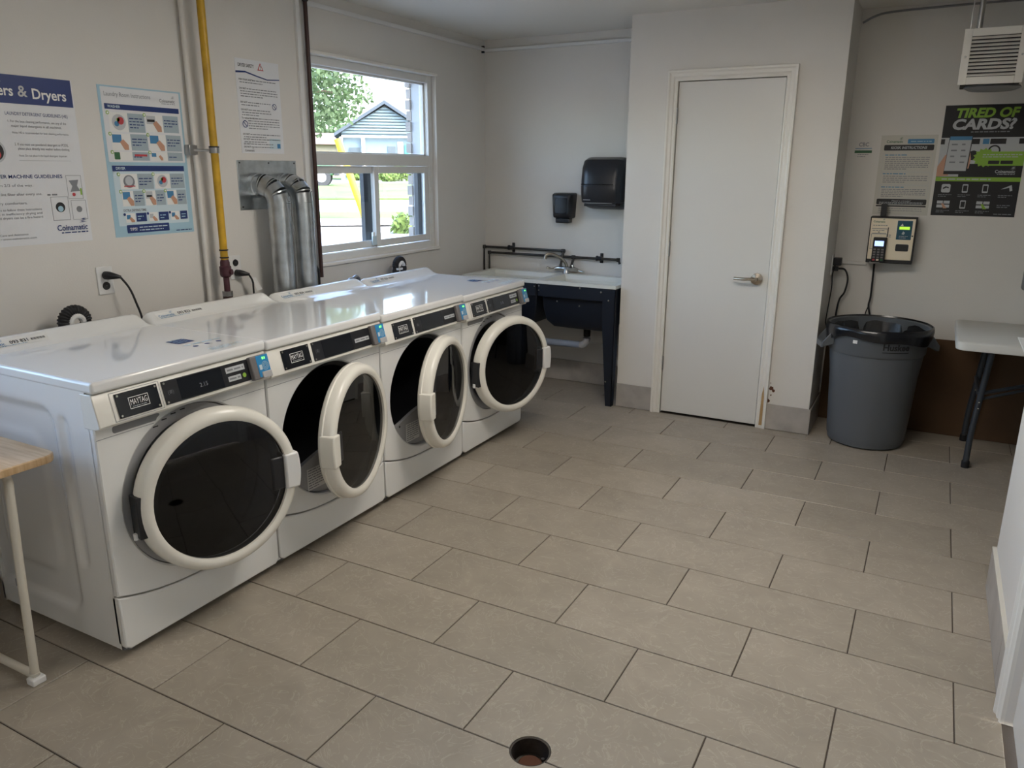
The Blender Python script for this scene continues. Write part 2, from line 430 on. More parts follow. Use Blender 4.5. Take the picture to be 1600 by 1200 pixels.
for o in cut_tiles + [floor]:
    me = bpy.data.meshes.new_from_object(o.evaluated_get(dg)); o.modifiers.clear(); o.data = me
bpy.data.objects.remove(cutter)
# ---- floor drain
t = thing('floor_drain', 'round dark recessed drain set in the floor tiles', 'drain', (DRAIN.x, DRAIN.y, -.06))
MB().lathe([(DR - .001, -.003), (DR - .006, -.003), (DR - .008, -.03), (DR - .012, -.05), (.03, -.056), (.03, -.052), (.001, -.05)], DRAIN, 'z', 40).build('bowl', 'drain_iron', t, smooth=True)
MB().lathe([(.034, -.051), (.034, -.044), (.03, -.041), (.001, -.041)], DRAIN, 'z', 32).build('strainer', 'rust', t, smooth=True)
for k in range(5):
    a = math.radians(-70 + 32 * k); q = DRAIN + Vector((math.cos(a) * .042, math.sin(a) * .042, -.047))
    MB().lathe([(.005, 0), (.005, .004)], q, 'z', 10, True, True).build('bolt', 'rubber' if k < 4 else 'steel', t)

# ---- baseboards of cut floor tile
def base_run(name, axis, c, s, a, b, h=.16, step=.61, start=0):
    # root strip of grout and single tiles; axis of run, wall plane c, side s (+1/-1 into room)
    root = None; x = a
    mbw = MB()
    d0, d1 = sorted((c, c + s * .006))
    mbw.box(a, b, d0, d1, 0, h - .006) if axis == 'x' else mbw.box(d0, d1, a, b, 0, h - .006)
    root = struct(mbw.build(name, 'grout'))
    n0 = a + start if start else a + step
    cuts = [a]; 
    while n0 < b - .03: cuts.append(n0); n0 += step
    cuts.append(b)
    e0, e1 = sorted((c + s * .006, c + s * .013))
    for i in range(len(cuts) - 1):
        u0, u1 = cuts[i] + .0015, cuts[i + 1] - .0015
        (MB().box(u0, u1, e0, e1, .002, h) if axis == 'x' else MB().box(e0, e1, u0, u1, .002, h)).build('tile', 'base_tile', root, bevel=.0015, seg=1)
    return root
base_run('baseboard_back', 'x', YB, -1, .0, XD0, start=.50)
base_run('baseboard_alcove', 'x', YB, -1, XD1, XE)
base_run('baseboard_middle', 'x', YD, -1, XD0, 1.512)
base_run('baseboard_middle', 'x', YD, -1, 2.232, XD1 + .013)
base_run('baseboard_side', 'y', XD1, 1, YD, YB - .014)
base_run('baseboard_right', 'y', XR, -1, -.655, YR + .013, h=.165, start=.12)
base_run('baseboard_corner', 'x', YR, 1, XR, XE)
base_run('baseboard_left', 'y', 0, 1, YF, YB - .014)
MB().box(XR - .014, XR, -.655, YR + .012, .165, .171).build('caulk', 'paper_beige', bpy.data.objects['baseboard_right'])

# ---- closet door with casing
door = struct(MB().box(DX0 + .004, DX1 - .004, YD + .004, YD + .04, .012, DZ - .004).build('door_1', 'door_paint', bevel=.002))
hp = on_y(1182, 436, YD - .01)
MB().lathe([(.001, -.052), (.012, -.052), (.012, -.022), (.034, -.016), (.034, .004)], (hp.x, YD, hp.z), 'y', 28).build('rosette', 'nickel', door, smooth=True)
MB().tube(smooth_path([(hp.x, YD - .045, hp.z), (hp.x - .03, YD - .052, hp.z + .002), (hp.x - .07, YD - .052, hp.z), (hp.x - .125, YD - .046, hp.z)]), .009, 10).build('lever', 'nickel', door, smooth=True)
for z in (.29, 1.02, 1.80):
    MB().lathe([(.001, 0), (.007, 0), (.007, .09), (.001, .09)], (DX0 + .002, YD - .003, z), 'z', 10).build('hinge', 'steel', door, smooth=True)
def casing(name, prof, path, parent=None, m='trim_paint'):
    # prof: (across, out) swept along a rectangular path list of (point, across_dir, out_dir)
    mb = MB(); rings = [[Vector(p) + Vector(a) * u + Vector(o) * w for u, w in prof] for p, a, o in path]
    mb.loft(rings); return mb.build(name, m, parent)
prof = [(0, 0), (0, .010), (.008, .014), (.018, .012), (.024, .017), (.040, .018), (.048, .024), (.058, .024), (.060, .020), (.060, 0)]
n_ = (0, -1, 0)
struct(casing('trim_1', prof, [((DX0, YD, 0), (-1, 0, 0), n_), ((DX0, YD, DZ), (-1, 0, 1), n_), ((DX1, YD, DZ), (1, 0, 1), n_), ((DX1, YD, 0), (1, 0, 0), n_)]))
tr1 = bpy.data.objects['trim_1']
st = MB()       # water stain at the foot of the right casing
st.add([(DX1 + .022, YD - .0178, .02), (DX1 + .041, YD - .0186, .02), (DX1 + .040, YD - .0186, .20), (DX1 + .034, YD - .0186, .27), (DX1 + .026, YD - .018, .22)], [(0, 1, 2, 3, 4)])
st.build('stain', 'stain', tr1, fix=False)
hl = MB(); rnd = random.Random(3)
for (cx, cz, r) in ((2.262, .258, .016), (2.275, .245, .010), (2.248, .18, .012), (2.262, .215, .005), (2.255, .29, .004)):
    hl.add([(cx + r * rnd.uniform(.6, 1.1) * math.cos(a), YD - .0012, cz + r * rnd.uniform(.6, 1.2) * math.sin(a)) for a in [k * .7 for k in range(9)]], [tuple(range(9))])
hl.build('chipped_paint', 'rust', wall_mid, fix=False)
# ---- right door and casing
struct(MB().box(XR + .02, XR + .06, -1.655, -.765, .012, 2.035).build('door_2', 'door_paint'))
struct(casing('trim_2', prof, [((XR, -.76, 0), (0, 1, 0), (-1, 0, 0)), ((XR, -.76, 2.04), (0, 1, 1), (-1, 0, 0)), ((XR, -1.66, 2.04), (0, -1, 1), (-1, 0, 0)), ((XR, -1.66, 0), (0, -1, 0), (-1, 0, 0))]))

# ---- windows
def window(name, y0, y1, z0, z1, zm, split, detail=True):
    X0, X1 = -.105, -.035
    f = MB(); fw = .045
    f.box(X0, X1, y0, y0 + fw, z0, z1).box(X0, X1, y1 - fw, y1, z0, z1).box(X0, X1, y0 + fw, y1 - fw, z1 - fw, z1).box(X0, X1, y0 + fw, y1 - fw, z0, z0 + fw)
    f.box(X0, X1, y0 + fw, y1 - fw, zm - .034, zm + .034)
    w = struct(f.build(name, 'vinyl_frame', bevel=.003))
    ym = (y0 + y1) / 2
    # upper fixed light
    g = MB().box(-.082, -.078, y0 + fw, y1 - fw, zm + .034, z1 - fw); g.build('pane', 'window_glass', w)
    s = MB(); 
    for a in ((y0 + fw, y1 - fw, z1 - fw - .012, z1 - fw), (y0 + fw, y1 - fw, zm + .034, zm + .042), (y0 + fw, y0 + fw + .012, zm + .034, z1 - fw), (y1 - fw - .012, y1 - fw, zm + .034, z1 - fw)): s.box(-.09, -.066, *a)
    s.build('glazing_bead', 'vinyl_frame', w)
    # two sliding sashes
    for (a, b, xs, sw) in ((y0 + fw, ym + .024, -.066, .042), (ym - .024, y1 - fw, -.046, .042)):
        z_0, z_1 = z0 + fw + .004, zm - .036
        q = MB().box(xs - .016, xs, a, a + sw, z_0, z_1).box(xs - .016, xs, b - sw, b, z_0, z_1).box(xs - .016, xs, a + sw, b - sw, z_1 - sw, z_1).box(xs - .016, xs, a + sw, b - sw, z_0, z_0 + sw)
        q.build('sash', 'vinyl_frame', w, bevel=.002)
        MB().box(xs - .01, xs - .007, a + sw, b - sw, z_0 + sw, z_1 - sw).build('pane', 'window_glass', w)
    if detail:
        MB().box(-.066, -.05, ym - .052, ym - .036, z0 + .055, z0 + .14).build('latch', 'white_plastic', w, bevel=.003)
        MB().box(-.052, -.046, ym - .066, ym - .026, z0 + .062, z0 + .115).build('sticker', 'print_paleblue', w)
        MB().box(-.036, -.030, y1 - .035, y1 - .03, zm - .25, zm - .17).build('pull', 'white_plastic', w)
        MB().box(-.30, -.105, 1.580, 1.60, z0, z1).build('outer_jamb', 'lightgrey_plastic', w)
        for y in (ym - .002, y1 - .028): MB().box(-.135, -.106, y - .055, y + .055, z0 + .05, zm - .04).build('screen_track', 'dark_track', w)
    return w
w1 = window('window_1', *W1, 1.585, True)
window('added_window', *W2, 1.6, True, False)  # unseen second window, added and placed to bring daylight onto the near washer
# interior reveal trim: head ledge and rough sill
struct(MB().box(-.04, .016, W1[0] - .02, W1[1] + .0, 2.118, 2.136).build('trim_3', 'trim_paint', bevel=.003))
sl = MB(); sl.box(-.05, .012, W1[0], W1[1], 1.000, 1.018)
struct(sl.build('trim_4', 'trim_paint', bevel=.004))

# ================================================================ WASHERS AND DRYERS
HW = .341
def machine(kind, y0, zs, label, serial, ang, group, seed, side=False):
    t = thing('washing_machine' if kind == 'washer' else 'clothes_dryer', label, 'washer' if kind == 'washer' else 'dryer', (.55, y0 + .342, 0), group)
    B = lambda mb, n, m, par=None, **k: mb.build(n, m, par or t, local=True, **k)
    # cabinet shell: open at the front
    c = MB(); w = HW - .002
    c.box(-.33, .325, -w + (.016 if side else 0), -w + .028, .025, .89).box(-.33, .325, w - .012, w, .025, .89).box(-.33, -.318, -w, w, .025, .89).box(-.33, .325, -w + .017, w, .025, .035)
    c.box(-.33, .325, -w + .017, w, .875, .89)
    B(c, 'cabinet', 'enamel')
    if side:     # pressed relief of the side panel
        nx, nz = 56, 70; V = []; F = []
        def sd(px, pz, x0, x1, z0, z1, r):
            qx = abs(px - (x0 + x1) / 2) - (x1 - x0) / 2 + r; qz = abs(pz - (z0 + z1) / 2) - (z1 - z0) / 2 + r
            return math.hypot(max(qx, 0), max(qz, 0)) + min(max(qx, qz), 0) - r
        st = lambda d, w: max(0, min(1, .5 - d / w)) ** 2 * (3 - 2 * max(0, min(1, .5 - d / w)))
        for i in range(nx + 1):
            for k in range(nz + 1):
                x, z = -.328 + .652 * i / nx, .03 + .878 * k / nz
                h = .012 * st(sd(x, z, -.36, .14, .12, .815, .05), .03) - .008 * st(sd(x, z, -.24, .06, .23, .72, .07), .03)
                h += .008 * st(sd(x, z, .175, .215, .30, .80, .02), .02)
                V.append((x, -w + h, z))
        for i in range(nx):
            for k in range(nz): a = i * (nz + 1) + k; F.append((a, a + nz + 1, a + nz + 2, a + 1))
        s = MB().add(V, F)
        B(s, 'side_panel', 'enamel', smooth=True, angle=60)
    # feet
    for x in (-.28, .28):
        for y in (-.29, .29):
            B(MB().lathe([(.001, 0), (.024, 0), (.024, .012), (.010, .016), (.010, .035)], (x, y, 0), 'z', 16), 'foot', 'grey_plastic', smooth=True)
    CZ, OR = .493, .287
    zb = lambda y: .168 + .058 * (abs(y) / HW) ** 2.2
    # front panel with the round recess
    out = [(-HW + .002 + (2 * HW - .004) * i / 40, zb(-HW + 2 * HW * i / 40)) for i in range(41)]
    out += [(HW - .002, .228 + (.786 - .228) * i / 12) for i in range(1, 13)]
    out += [(HW - .002 - (2 * HW - .004) * i / 40, .786) for i in range(1, 41)]
    out += [(-HW + .002, .786 - (.786 - .228) * i / 12) for i in range(1, 12)]
    def onc(y, z, r): a = math.atan2(z - CZ, y); return (r * math.cos(a), CZ + r * math.sin(a))
    rings = []
    rings.append([(.322, y, z) for y, z in out]); rings.append([(.341, y, z) for y, z in out])
    rings.append([(.346, y * .991, CZ + (z - CZ) * .987) for y, z in out])
    rings.append([(.346, *onc(y, z, OR)) for y, z in out]); rings.append([(.342, *onc(y, z, OR - .006)) for y, z in out]); rings.append([(.300, *onc(y, z, OR - .008)) for y, z in out])
    B(MB().loft(rings, cap=False), 'front_panel', 'enamel', smooth=True, angle=30)
    # bezel, gasket, drum
    if kind == 'washer':
        bz = B(MB().lathe([(.281, .300), (.278, .337), (.255, .337), (.236, .328), (.230, .300)], (0, 0, CZ), 'x', 56), 'bezel', 'lightgrey_plastic', smooth=True)
        P = Plane((.322, -.20, CZ + .0), (0, 1, 0), (0, 0, 1))
        P2 = Plane((.3365, 0, CZ), (0, 1, 0), (0, 0, 1))
        for a in (118, 110, 102, 94):
            r0 = .268; P2.rect('bezel_print', 'print_black', r0 * math.cos(math.radians(a)) - .012, r0 * math.sin(math.radians(a)), r0 * math.cos(math.radians(a)) + .008, r0 * math.sin(math.radians(a)) + .004)
        P2.build(bz, local=True)
        B(MB().lathe([(.236, .310), (.228, .30), (.215, .27), (.215, .2), (.25, .17)], (0, 0, CZ), 'x', 48), 'gasket', 'grey_plastic', smooth=True)
        B(MB().lathe([(.25, .18), (.25, -.22), (.001, -.24)], (0, 0, CZ), 'x', 48), 'drum', 'drum_metal', smooth=True)
    else:
        B(MB().lathe([(.283, .300), (.280, .318), (.262, .318), (.256, .28), (.256, .2)], (0, 0, CZ), 'x', 56), 'gasket', 'black_plastic', smooth=True)
        B(MB().lathe([(.256, .22), (.256, -.22), (.001, -.24)], (0, 0, CZ), 'x', 48), 'drum', 'dark_drum', smooth=True)
        pts = [(-.257 * 1, -.11), ] ; a0 = math.asin(-.105 / .278)
        seg = [(.278 * math.cos(a), .278 * math.sin(a)) for a in [math.pi - a0 + (2 * a0 + math.pi) * k / 30 for k in range(31)]]
        up = [(x, -.105 + .02 * math.cos(x / .27 * math.pi) - .02 * abs(x) / .27) for x in [.24 - .48 * k / 16 for k in range(17)]]
        lf = B(MB().prism([(.305, y, CZ + z) for y, z in seg + up], (.018, 0, 0)), 'lint_filter_panel', 'lightgrey_plastic', bevel=.004)
        P2 = Plane((.3235, 0, CZ), (0, 1, 0), (0, 0, 1))
        P2.rect('warning_label', 'print_white', -.14, -.245, -.03, -.150); P2.lines('label_print', 'print_grey', -.134, -.036, -.160, 8, .011, .004, seed=seed)
        P2.disc('screw_hole', 'print_black', -.19, -.145, .006); P2.build(lf, local=True)
    # lower kick panel with smile-shaped top edge
    ys = [-HW + .002 + (2 * HW - .004) * i / 32 for i in range(33)]
    pr = [(y, zb(y) - .005) for y in ys] + [(HW - .002, .045), (HW - .02, .03), (-HW + .02, .03), (-HW + .002, .045)]
    B(MB().prism([(.31, y, z) for y, z in pr], (.036, 0, 0)), 'kick_panel', 'enamel', bevel=.005)
    # lid and back guard
    B(MB().box(-.33, .364, -HW, HW, .893, .93), 'lid', 'enamel_lid', bevel=.010, seg=4)
    gp = [(-.33, 0), (-.33, .036), (-.325, .041), (-.312, .041), (-.300, .036), (-.268, .012), (-.25, .004), (-.235, 0)]
    rings = []
    for y, h in [(-.336, .02), (-.333, .35), (-.326, .7), (-.315, .92), (-.30, 1), (.30, 1), (.315, .92), (.326, .7), (.333, .35), (.336, .02)]:
        rings.append([(x, y, .9295 + z * h) for x, z in gp])
    gd = B(MB().loft(rings), 'back_guard', 'enamel', smooth=True, angle=50)
    G = Plane((-.268, -HW, .9415), (0, 1, 0), (-.032, 0, .024))
    G.rect('number_label', 'print_white', .045, .003, .275, .037); coin_logo(G, 'label_print', 'print_midblue', .052, .012, .075, 2)
    G.text('number', 'print_black', serial, .145, .013, .014, .062, layer=2, bold=True)
    for k in range(14): G.rect('number', 'print_black', .218 + k * .0036, .014, .2195 + k * .0036 + .001 * (k % 3 == 0), .024, 2)
    G.lines('label_print', 'print_midblue', .055, .20, .006, 1, .01, .002, 2, 1.0, seed); G.build(gd, local=True)
    # control console: sloped fascia with rounded lower lip
    pf = [(.30, .8915), (.350, .8915), (.354, .888), (.376, .800), (.3765, .794), (.372, .787), (.362, .7835), (.350, .782), (.30, .782)]
    con = B(MB().loft([[(x, y, z) for x, z in pf] for y in (-HW + .001, HW - .001)]), 'console', 'console_plastic', bevel=.003)
    for s_ in (-1, 1):
        ya, yb = sorted((s_ * .139, s_ * (HW - .004))); B(MB().box(.3455, .3464, ya, yb, .7475, .7492), 'panel_seam', 'print_grey')
    C = Plane((.3765, -HW, .800), (0, 1, 0), (-.022, 0, .088))
    def plate(u0, v0, u1, v1, th=.003, off=0):
        a = [C.p(u0, v0, off), C.p(u1, v0, off), C.p(u1, v1, off), C.p(u0, v1, off)]; return MB().prism(a, C.N * th)
    # brand plate
    bp = B(plate(.070, .004, .217, .080), 'brand_plate', 'black_gloss', bevel=.001)
    Q = Plane(C.p(0, 0, .003), C.U, C.V)
    Q.frame('emblem', 'print_white', .110, .024, .179, .060, .0018, 1); Q.text('emblem', 'print_white', 'MAYTAG', .1445, .036, .018, .058, 'c', 1, False)
    Q.lines('emblem', 'print_lightgrey', .120, .170, .0295, 1, .01, .0018, 1, 1.0, 4); Q.build(bp, local=True)
    for u in (.078, .209):
        for v in (.011, .073): B(MB().tube([C.p(u, v, .002), C.p(u, v, .0045)], .0036, 10), 'screw', 'screw', bp)
    # display plate
    dp = B(plate(.234, .004, .602, .080), 'display_plate', 'black_plastic', bevel=.001)
    B(plate(.292, .008, .470, .076, .0008, .003), 'screen', 'black_gloss', dp)
    Q = Plane(C.p(0, 0, .003), C.U, C.V)
    Q.text('icon', 'print_grey', '( 00 )', .250, .036, .012, .02, layer=1)
    if kind == 'washer':
        Q.rect('button_label', 'print_lightgrey', .488, .048, .572, .068); Q.rect('button_label', 'print_lightgrey', .492, .018, .548, .036)
        Q.lines('button_print', 'print_grey', .494, .566, .055, 1, .01, .006, 2, 1, 5); Q.lines('button_print', 'print_grey', .496, .544, .024, 1, .01, .006, 2, 1, 6)
        Q.disc('start_button', 'print_green', .564, .028, .008)
        Q.text('digits', 'print_grey', '2.15', .372, .030, .014, layer=2)
    else:
        Q.rect('button_label', 'print_lightgrey', .488, .030, .580, .046); Q.lines('button_print', 'print_grey', .492, .576, .035, 1, .01, .006, 2, 1, 5)
    Q.build(dp, local=True)
    for v in (.011, .073): B(MB().tube([C.p(.242, v, .002), C.p(.242, v, .0045)], .0036, 10), 'screw', 'screw', dp)
    # card reader
    cr = B(plate(.590, -.002, .672, .084, .020), 'card_reader', 'reader_grey', bevel=.004)
    B(plate(.616, .004, .672, .082, .003, .0185), 'reader_face', 'reader_blue', cr, bevel=.001)
    B(plate(.628, -.002, .674, .022, .006, .0185), 'card_slot', 'lightgrey_plastic', cr, bevel=.003)
    Q = Plane(C.p(0, 0, .022), C.U, C.V)
    Q.rect('contactless_mark', 'print_paleblue', .622, .030, .634, .048)
    for k in range(3): Q.disc('contactless_mark', 'print_lightblue', .650, .042, .006 + .005 * k, 1, 16, .004 + .005 * k)
    Q.build(cr, local=True)
    L = Plane(C.p(0, 0, .022), C.U, C.V); L.rect('status_light', 'led', .642, .066, .648, .074); L.rect('status_light', 'led', .652, .066, .656, .074); L.build(cr, local=True)
    if kind == 'washer':
        Q = Plane(C.p(0, 0, -.0002), C.U, C.V)
        Q.frame('drawer_gap', 'print_grey', .055, -.002, .2265, .0865, .0014, 1); Q.build(con, local=True)
        rc = []
        for (cy, cz, t0) in ((.218, .7705, 0), (.066, .7705, 90), (.066, .7625, 180), (.206, .7625, 270)):
            for k in range(5): a = math.radians(t0 + 22.5 * k); rc.append((.3430, -HW + cy + .007 * math.cos(a), cz + .007 * math.sin(a)))
        B(MB().prism(rc, (.0048, 0, 0)), 'drawer_pull_recess', 'grey_plastic')
        S = Plane((.27, .10, .9302), (0, 1, 0), (-1, 0, 0))
        S.rect('lid_decal', 'print_navy', .04, .12, .11, .19); S.lines('lid_decal', 'print_lightblue', .045, .105, .175, 3, .02, .005, 2, .9, 8)
        for k in range(3): S.disc('lid_decal', 'print_navy', .05 + .05 * k, .045, .010, 1, 12)
        S.lines('lid_decal', 'print_navy', .03, .19, .075, 1, .02, .008, 1, 1, 11); S.lines('lid_decal', 'print_navy', .04, .18, -.03, 3, .014, .004, 1, .7, 12)
        S.build(bpy.data.objects[t.children[[c.name.split('.')[0] for c in t.children].index('lid')].name], local=True)
    # ---- door
    sg = 1 if kind == 'washer' else -1; D = .285
    dm = MB(); rp = [(.256, .0), (.272, .002), (.281, .010), (.2835, .026), (.280, .052), (.274, .061), (.262, .068), (.248, .0685), (.239, .064), (.238, .052), (.245, .02), (.256, .0)]
    if sg < 0: rp[3:5] = [(.2835, .022), (.2795, .026), (.2795, .050)]
    dm.lathe(rp, (0, sg * D, CZ), 'x', 72)
    dob = B(dm, 'door', 'door_ring', smooth=True, angle=38)
    dob.location = (.352, -sg * D + (.022 if sg > 0 else 0), 0); dob.rotation_euler.z = -sg * math.radians(ang)
    g = MB().lathe([(.243, .054), (.20, .057), (.12, .060), (.001, .061)], (0, sg * D, CZ), 'x', 64)
    B(g, 'door_glass', 'smoked_glass', dob, smooth=True)
    bw = MB().lathe([(.25, .004), (.215, -.01), (.19, -.035), (.10, -.055), (.001, -.06)], (0, sg * D, CZ), 'x', 48)
    B(bw, 'inner_bowl', 'smoked_glass', dob, smooth=True)
    hy = sorted((sg * (D + .226), sg * (D + .2875)))
    ao = []
    for k in range(9):
        a = math.radians(-13.5 + 27 * k / 8); ao.append((sg * (D + .286 * math.cos(a)), CZ + .286 * math.sin(a)))
    hnd = [(0, sg * (D + .226), CZ - .064)] + [(0, y, z) for y, z in ao] + [(0, sg * (D + .226), CZ + .064)]
    hnd = [(.012, y, z) for _, y, z in hnd]
    B(MB().prism(hnd, (.064, 0, 0)), 'handle', 'white_plastic' if sg > 0 else 'door_ring', dob, bevel=.006)
    ry = sorted((sg * (D + .178), sg * (D + .228)))
    B(MB().box(.050, .063, ry[0], ry[1], CZ - .062, CZ + .06), 'finger_recess', 'black_plastic', dob, bevel=.008)
    by = sorted((sg * (D - .2865), sg * (D - .262)))
    if sg > 0:
        B(MB().box(.003, .058, by[0], by[1], CZ - .082, CZ + .058), 'hinge', 'black_plastic', dob, bevel=.003)
        B(MB().tube([(.03, by[0] - .003, CZ - .086), (.03, by[0] - .003, CZ - .066)], .008, 10), 'hinge_pin', 'white_plastic', dob, smooth=True)
    else:
        B(MB().box(-.012, .016, by[0], by[1], CZ - .07, CZ + .07), 'hinge', 'lightgrey_plastic', dob, bevel=.003)
    t.scale.z = zs
    return t
washer_a = machine('washer', -1.772, 1.0, 'white front-load washer with its side panel facing the wooden-topped table', '093 831', 14, 'row of laundry machines', 1, True)
dryer_a = machine('dryer', -1.086, .995, 'white front-load dryer, door open, next to the washer by the wooden-topped table', '093 823', 15, 'row of laundry machines', 2)
machine('dryer', -.398, .98, 'white front-load dryer, door open, next to the washer by the laundry sink', '093 834', 13, 'row of laundry machines', 3)
machine('washer', .290, .97, 'white front-load washer beside the laundry sink, door slightly ajar', '093 824', 16, 'row of laundry machines', 4)

# ================================================================ LEFT WALL: pipes, ducts, outlets, posters
# yellow gas pipe with valve
yp = -.498; xp = .075
t = thing('gas_pipe', 'yellow gas pipe running down the wall between two posters', 'pipe', (xp, yp, .5))
MB().tube([(xp, yp, CEIL), (xp, yp, 1.115)], .0175, 16).build('pipe', 'yellow_paint', t, smooth=True)
for z in (1.16, 1.125): MB().lathe([(.018, 0), (.021, 0), (.021, .006), (.018, .006)], (xp, yp, z), 'z', 16).build('cable_tie', 'black_plastic', t, smooth=True)
v = MB().lathe([(.017, 1.035), (.024, 1.04), (.027, 1.05), (.027, 1.085), (.022, 1.09), (.022, 1.105), (.018, 1.118)], (xp, yp, 0), 'z', 20); v.tube([(xp, yp, 1.06), (xp + .030, yp + .012, 1.06)], .014, 12)
v.build('valve', 'maroon', t, smooth=True)
MB().lathe([(.014, .96), (.014, 1.036)], (xp, yp, 0), 'z', 14).build('nipple', 'maroon', t, smooth=True)
MB().lathe([(.014, .945), (.024, .945), (.024, .968), (.014, .968)], (xp, yp, 0), 'z', 8).build('union_nut', 'steel', t, smooth=True)
MB().tube([(xp, yp, .946), (xp, yp, .5)], .023, 16).build('black_pipe', 'brown_pipe', t, smooth=True)
t = thing('pipe_clamp', 'small metal clamp bracket holding the yellow gas pipe to the wall', 'bracket', (0, yp - .02, 1.6))
MB().box(0, .035, -.60, -.555, 1.590, 1.635).build('wall_mount', 'steel', t, bevel=.003)
MB().tube([(.03, -.578, 1.612), (.05, -.54, 1.612), (xp - .005, yp - .026, 1.612)], .006, 8).build('arm', 'steel', t, smooth=True)
MB().lathe([(.0178, -.012), (.0225, -.012), (.0225, .012), (.0178, .012)], (xp, yp, 1.612), 'z', 20).build('ring', 'steel', t, smooth=True)
MB().lathe([(.0225, .012), (.0228, .012), (.0228, .018), (.0178, .018)], (xp, yp, 1.612), 'z', 20).build('tie', 'black_plastic', t, smooth=True)
# painted conduit beside it
o = MB().tube([(.024, -.562, CEIL), (.024, -.562, .6)], .011, 12).build('painted_conduit', 'wall_paint', smooth=True); tag(o, 'thin wall-coloured conduit beside the yellow gas pipe', 'conduit')
# brown riser and white raceways
t = thing('copper_riser', 'thin dark brown vertical pipe beside the window', 'pipe', (.03, .213, 1.0))
MB().tube([(.028, .213, 2.372), (.028, .213, .95)], .011, 12).build('pipe', 'brown_pipe', t, smooth=True)
MB().lathe([(.011, 2.355), (.0165, 2.36), (.0165, 2.41), (.012, CEIL)], (.028, .213, 0), 'z', 12).build('coupling', 'black_plastic', t, smooth=True)
o = MB().box(0, .016, .155, .182, 1.0, CEIL).build('cable_raceway', 'white_plastic', bevel=.002); tag(o, 'vertical white cable raceway between the brown pipe and the poster wall', 'raceway')
o = MB().box(0, .016, .22, YB - .03, 2.346, 2.368).build('cable_raceway', 'white_plastic', bevel=.002); tag(o, 'horizontal white cable raceway above the window', 'raceway')
o = MB().box(.0, XD0, YB - .016, YB, 2.340, 2.362).build('cable_raceway', 'white_plastic', bevel=.002); tag(o, 'horizontal white cable raceway above the laundry sink', 'raceway')
for z, lab in ((2.338, 'tiny dark clip below the raceway end in the corner by the window'), (2.372, 'tiny dark clip above the raceway end in the corner by the window')): tag(MB().box(0, .018, 2.035, 2.050, z - .006, z + .006).build('raceway_clip', 'print_black'), lab, 'clip', 'raceway clips in the corner')
# dryer vent plate and two exhaust ducts
t = thing('vent_plate', 'galvanized sheet metal plate on the wall behind the two exhaust ducts', 'plate', (0, -.106, 1.335))
MB().box(0.0, .004, -.306, .094, 1.335, 1.572).build('sheet', 'galvanized', t, bevel=.001)
for y, z in ((-.29, 1.56), (.08, 1.56), (-.29, 1.35), (-.10, 1.56)): MB().lathe([(.001, .006), (.004, .006), (.004, .003)], (0, y, z), 'x', 8).build('screw', 'print_black', t)
def duct(yc, yw, label, seed):
    R = .054; xc = .128; zc = 1.452
    t = thing('exhaust_duct', label, 'duct', (xc, yc, .35), 'exhaust ducts behind the dryers')
    MB().lathe([(R + .006, .004), (R + .006, .03), (R + .002, .034), (R + .002, .05)], (0, yw, zc), 'x', 28).build('wall_collar', 'galvanized', t, smooth=True)
    a = [Vector((.03, yw, zc)), Vector((.062, yw, zc)), Vector((.098, (yw * 2 + yc) / 3, zc - .014)), Vector((.122, (yw + 2 * yc) / 3, zc - .042)), Vector((xc, yc, zc - .085)), Vector((xc, yc, zc - .12))]
    for i in range(len(a) - 1):      # segmented elbow
        MB().tube([a[i], a[i + 1]], [R + .001 * (i % 2), R + .001 * ((i + 1) % 2)], 28, False).build('elbow_gore', 'galvanized', t, smooth=True)
        if 0 < i: MB().tube([a[i] - (a[i + 1] - a[i - 1]).normalized() * .003, a[i] + (a[i + 1] - a[i - 1]).normalized() * .003], R + .003, 28, False).build('seam_bead', 'galvanized', t, smooth=True)
    MB().tube([(xc, yc, zc - .115), (xc, yc, zc - .20)], R + .002, 28, False).build('crimped_collar', 'galvanized', t, smooth=True)
    MB().tube([(xc, yc, zc - .195), (xc, yc, .35)], R, 28, False).build('pipe', 'galvanized', t, smooth=True)
duct(-.174, -.196, 'galvanized round exhaust duct with elbow, the one nearer the yellow gas pipe', 1)
duct(-.010, -.006, 'galvanized round exhaust duct with elbow, the one nearer the window', 2)
# outlets, plugs, cords
def outlet(y, z, label, plugged):
    t = thing('wall_outlet', label, 'outlet', (0, y, z - .06))
    MB().box(0, .006, y - .036, y + .036, z - .058, z + .058).build('cover', 'white_plastic', t, bevel=.003)
    for k, dz in enumerate((.022, -.022)):
        if k == plugged: continue
        MB().lathe([(.001, .009), (.016, .009), (.017, .006)], (0, y, z + dz), 'x', 20).build('socket', 'print_black', t, smooth=True)
outlet(-1.066, 1.082, 'white wall outlet with a black plug in its upper socket', 0)
outlet(-.372, 1.064, 'white wall outlet with a black plug in its lower socket', 1)
def plug_cord(y, z, owner, path, tagp=None):
    t = owner
    pc = MB().tube(smooth_path(path), .0045, 8).build('power_cord', 'rubber', t, smooth=True)
    MB().tube([(.009, y, z), (.030, y + .002, z), (.045, y + .012, z - .002), (.058, y + .035, z - .008)], [.017, .017, .013, .006], 14).build('plug', 'black_plastic', pc, smooth=True)
    if tagp: MB().add(tagp, [(0, 1, 2, 3)]).build('tag', 'print_white', pc, fix=False)
plug_cord(-1.066, 1.104, washer_a, [(.056, -1.033, 1.097), (.075, -1.012, 1.05), (.09, -1.0, .99), (.10, -.985, .90), (.10, -.975, .7)])
plug_cord(-.372, 1.042, dryer_a, [(.056, -.339, 1.034), (.068, -.330, 1.0), (.07, -.330, .95), (.07, -.330, .7)], [(.074, -.335, 1.02), (.08, -.318, 1.018), (.085, -.285, .955), (.08, -.318, .952)])
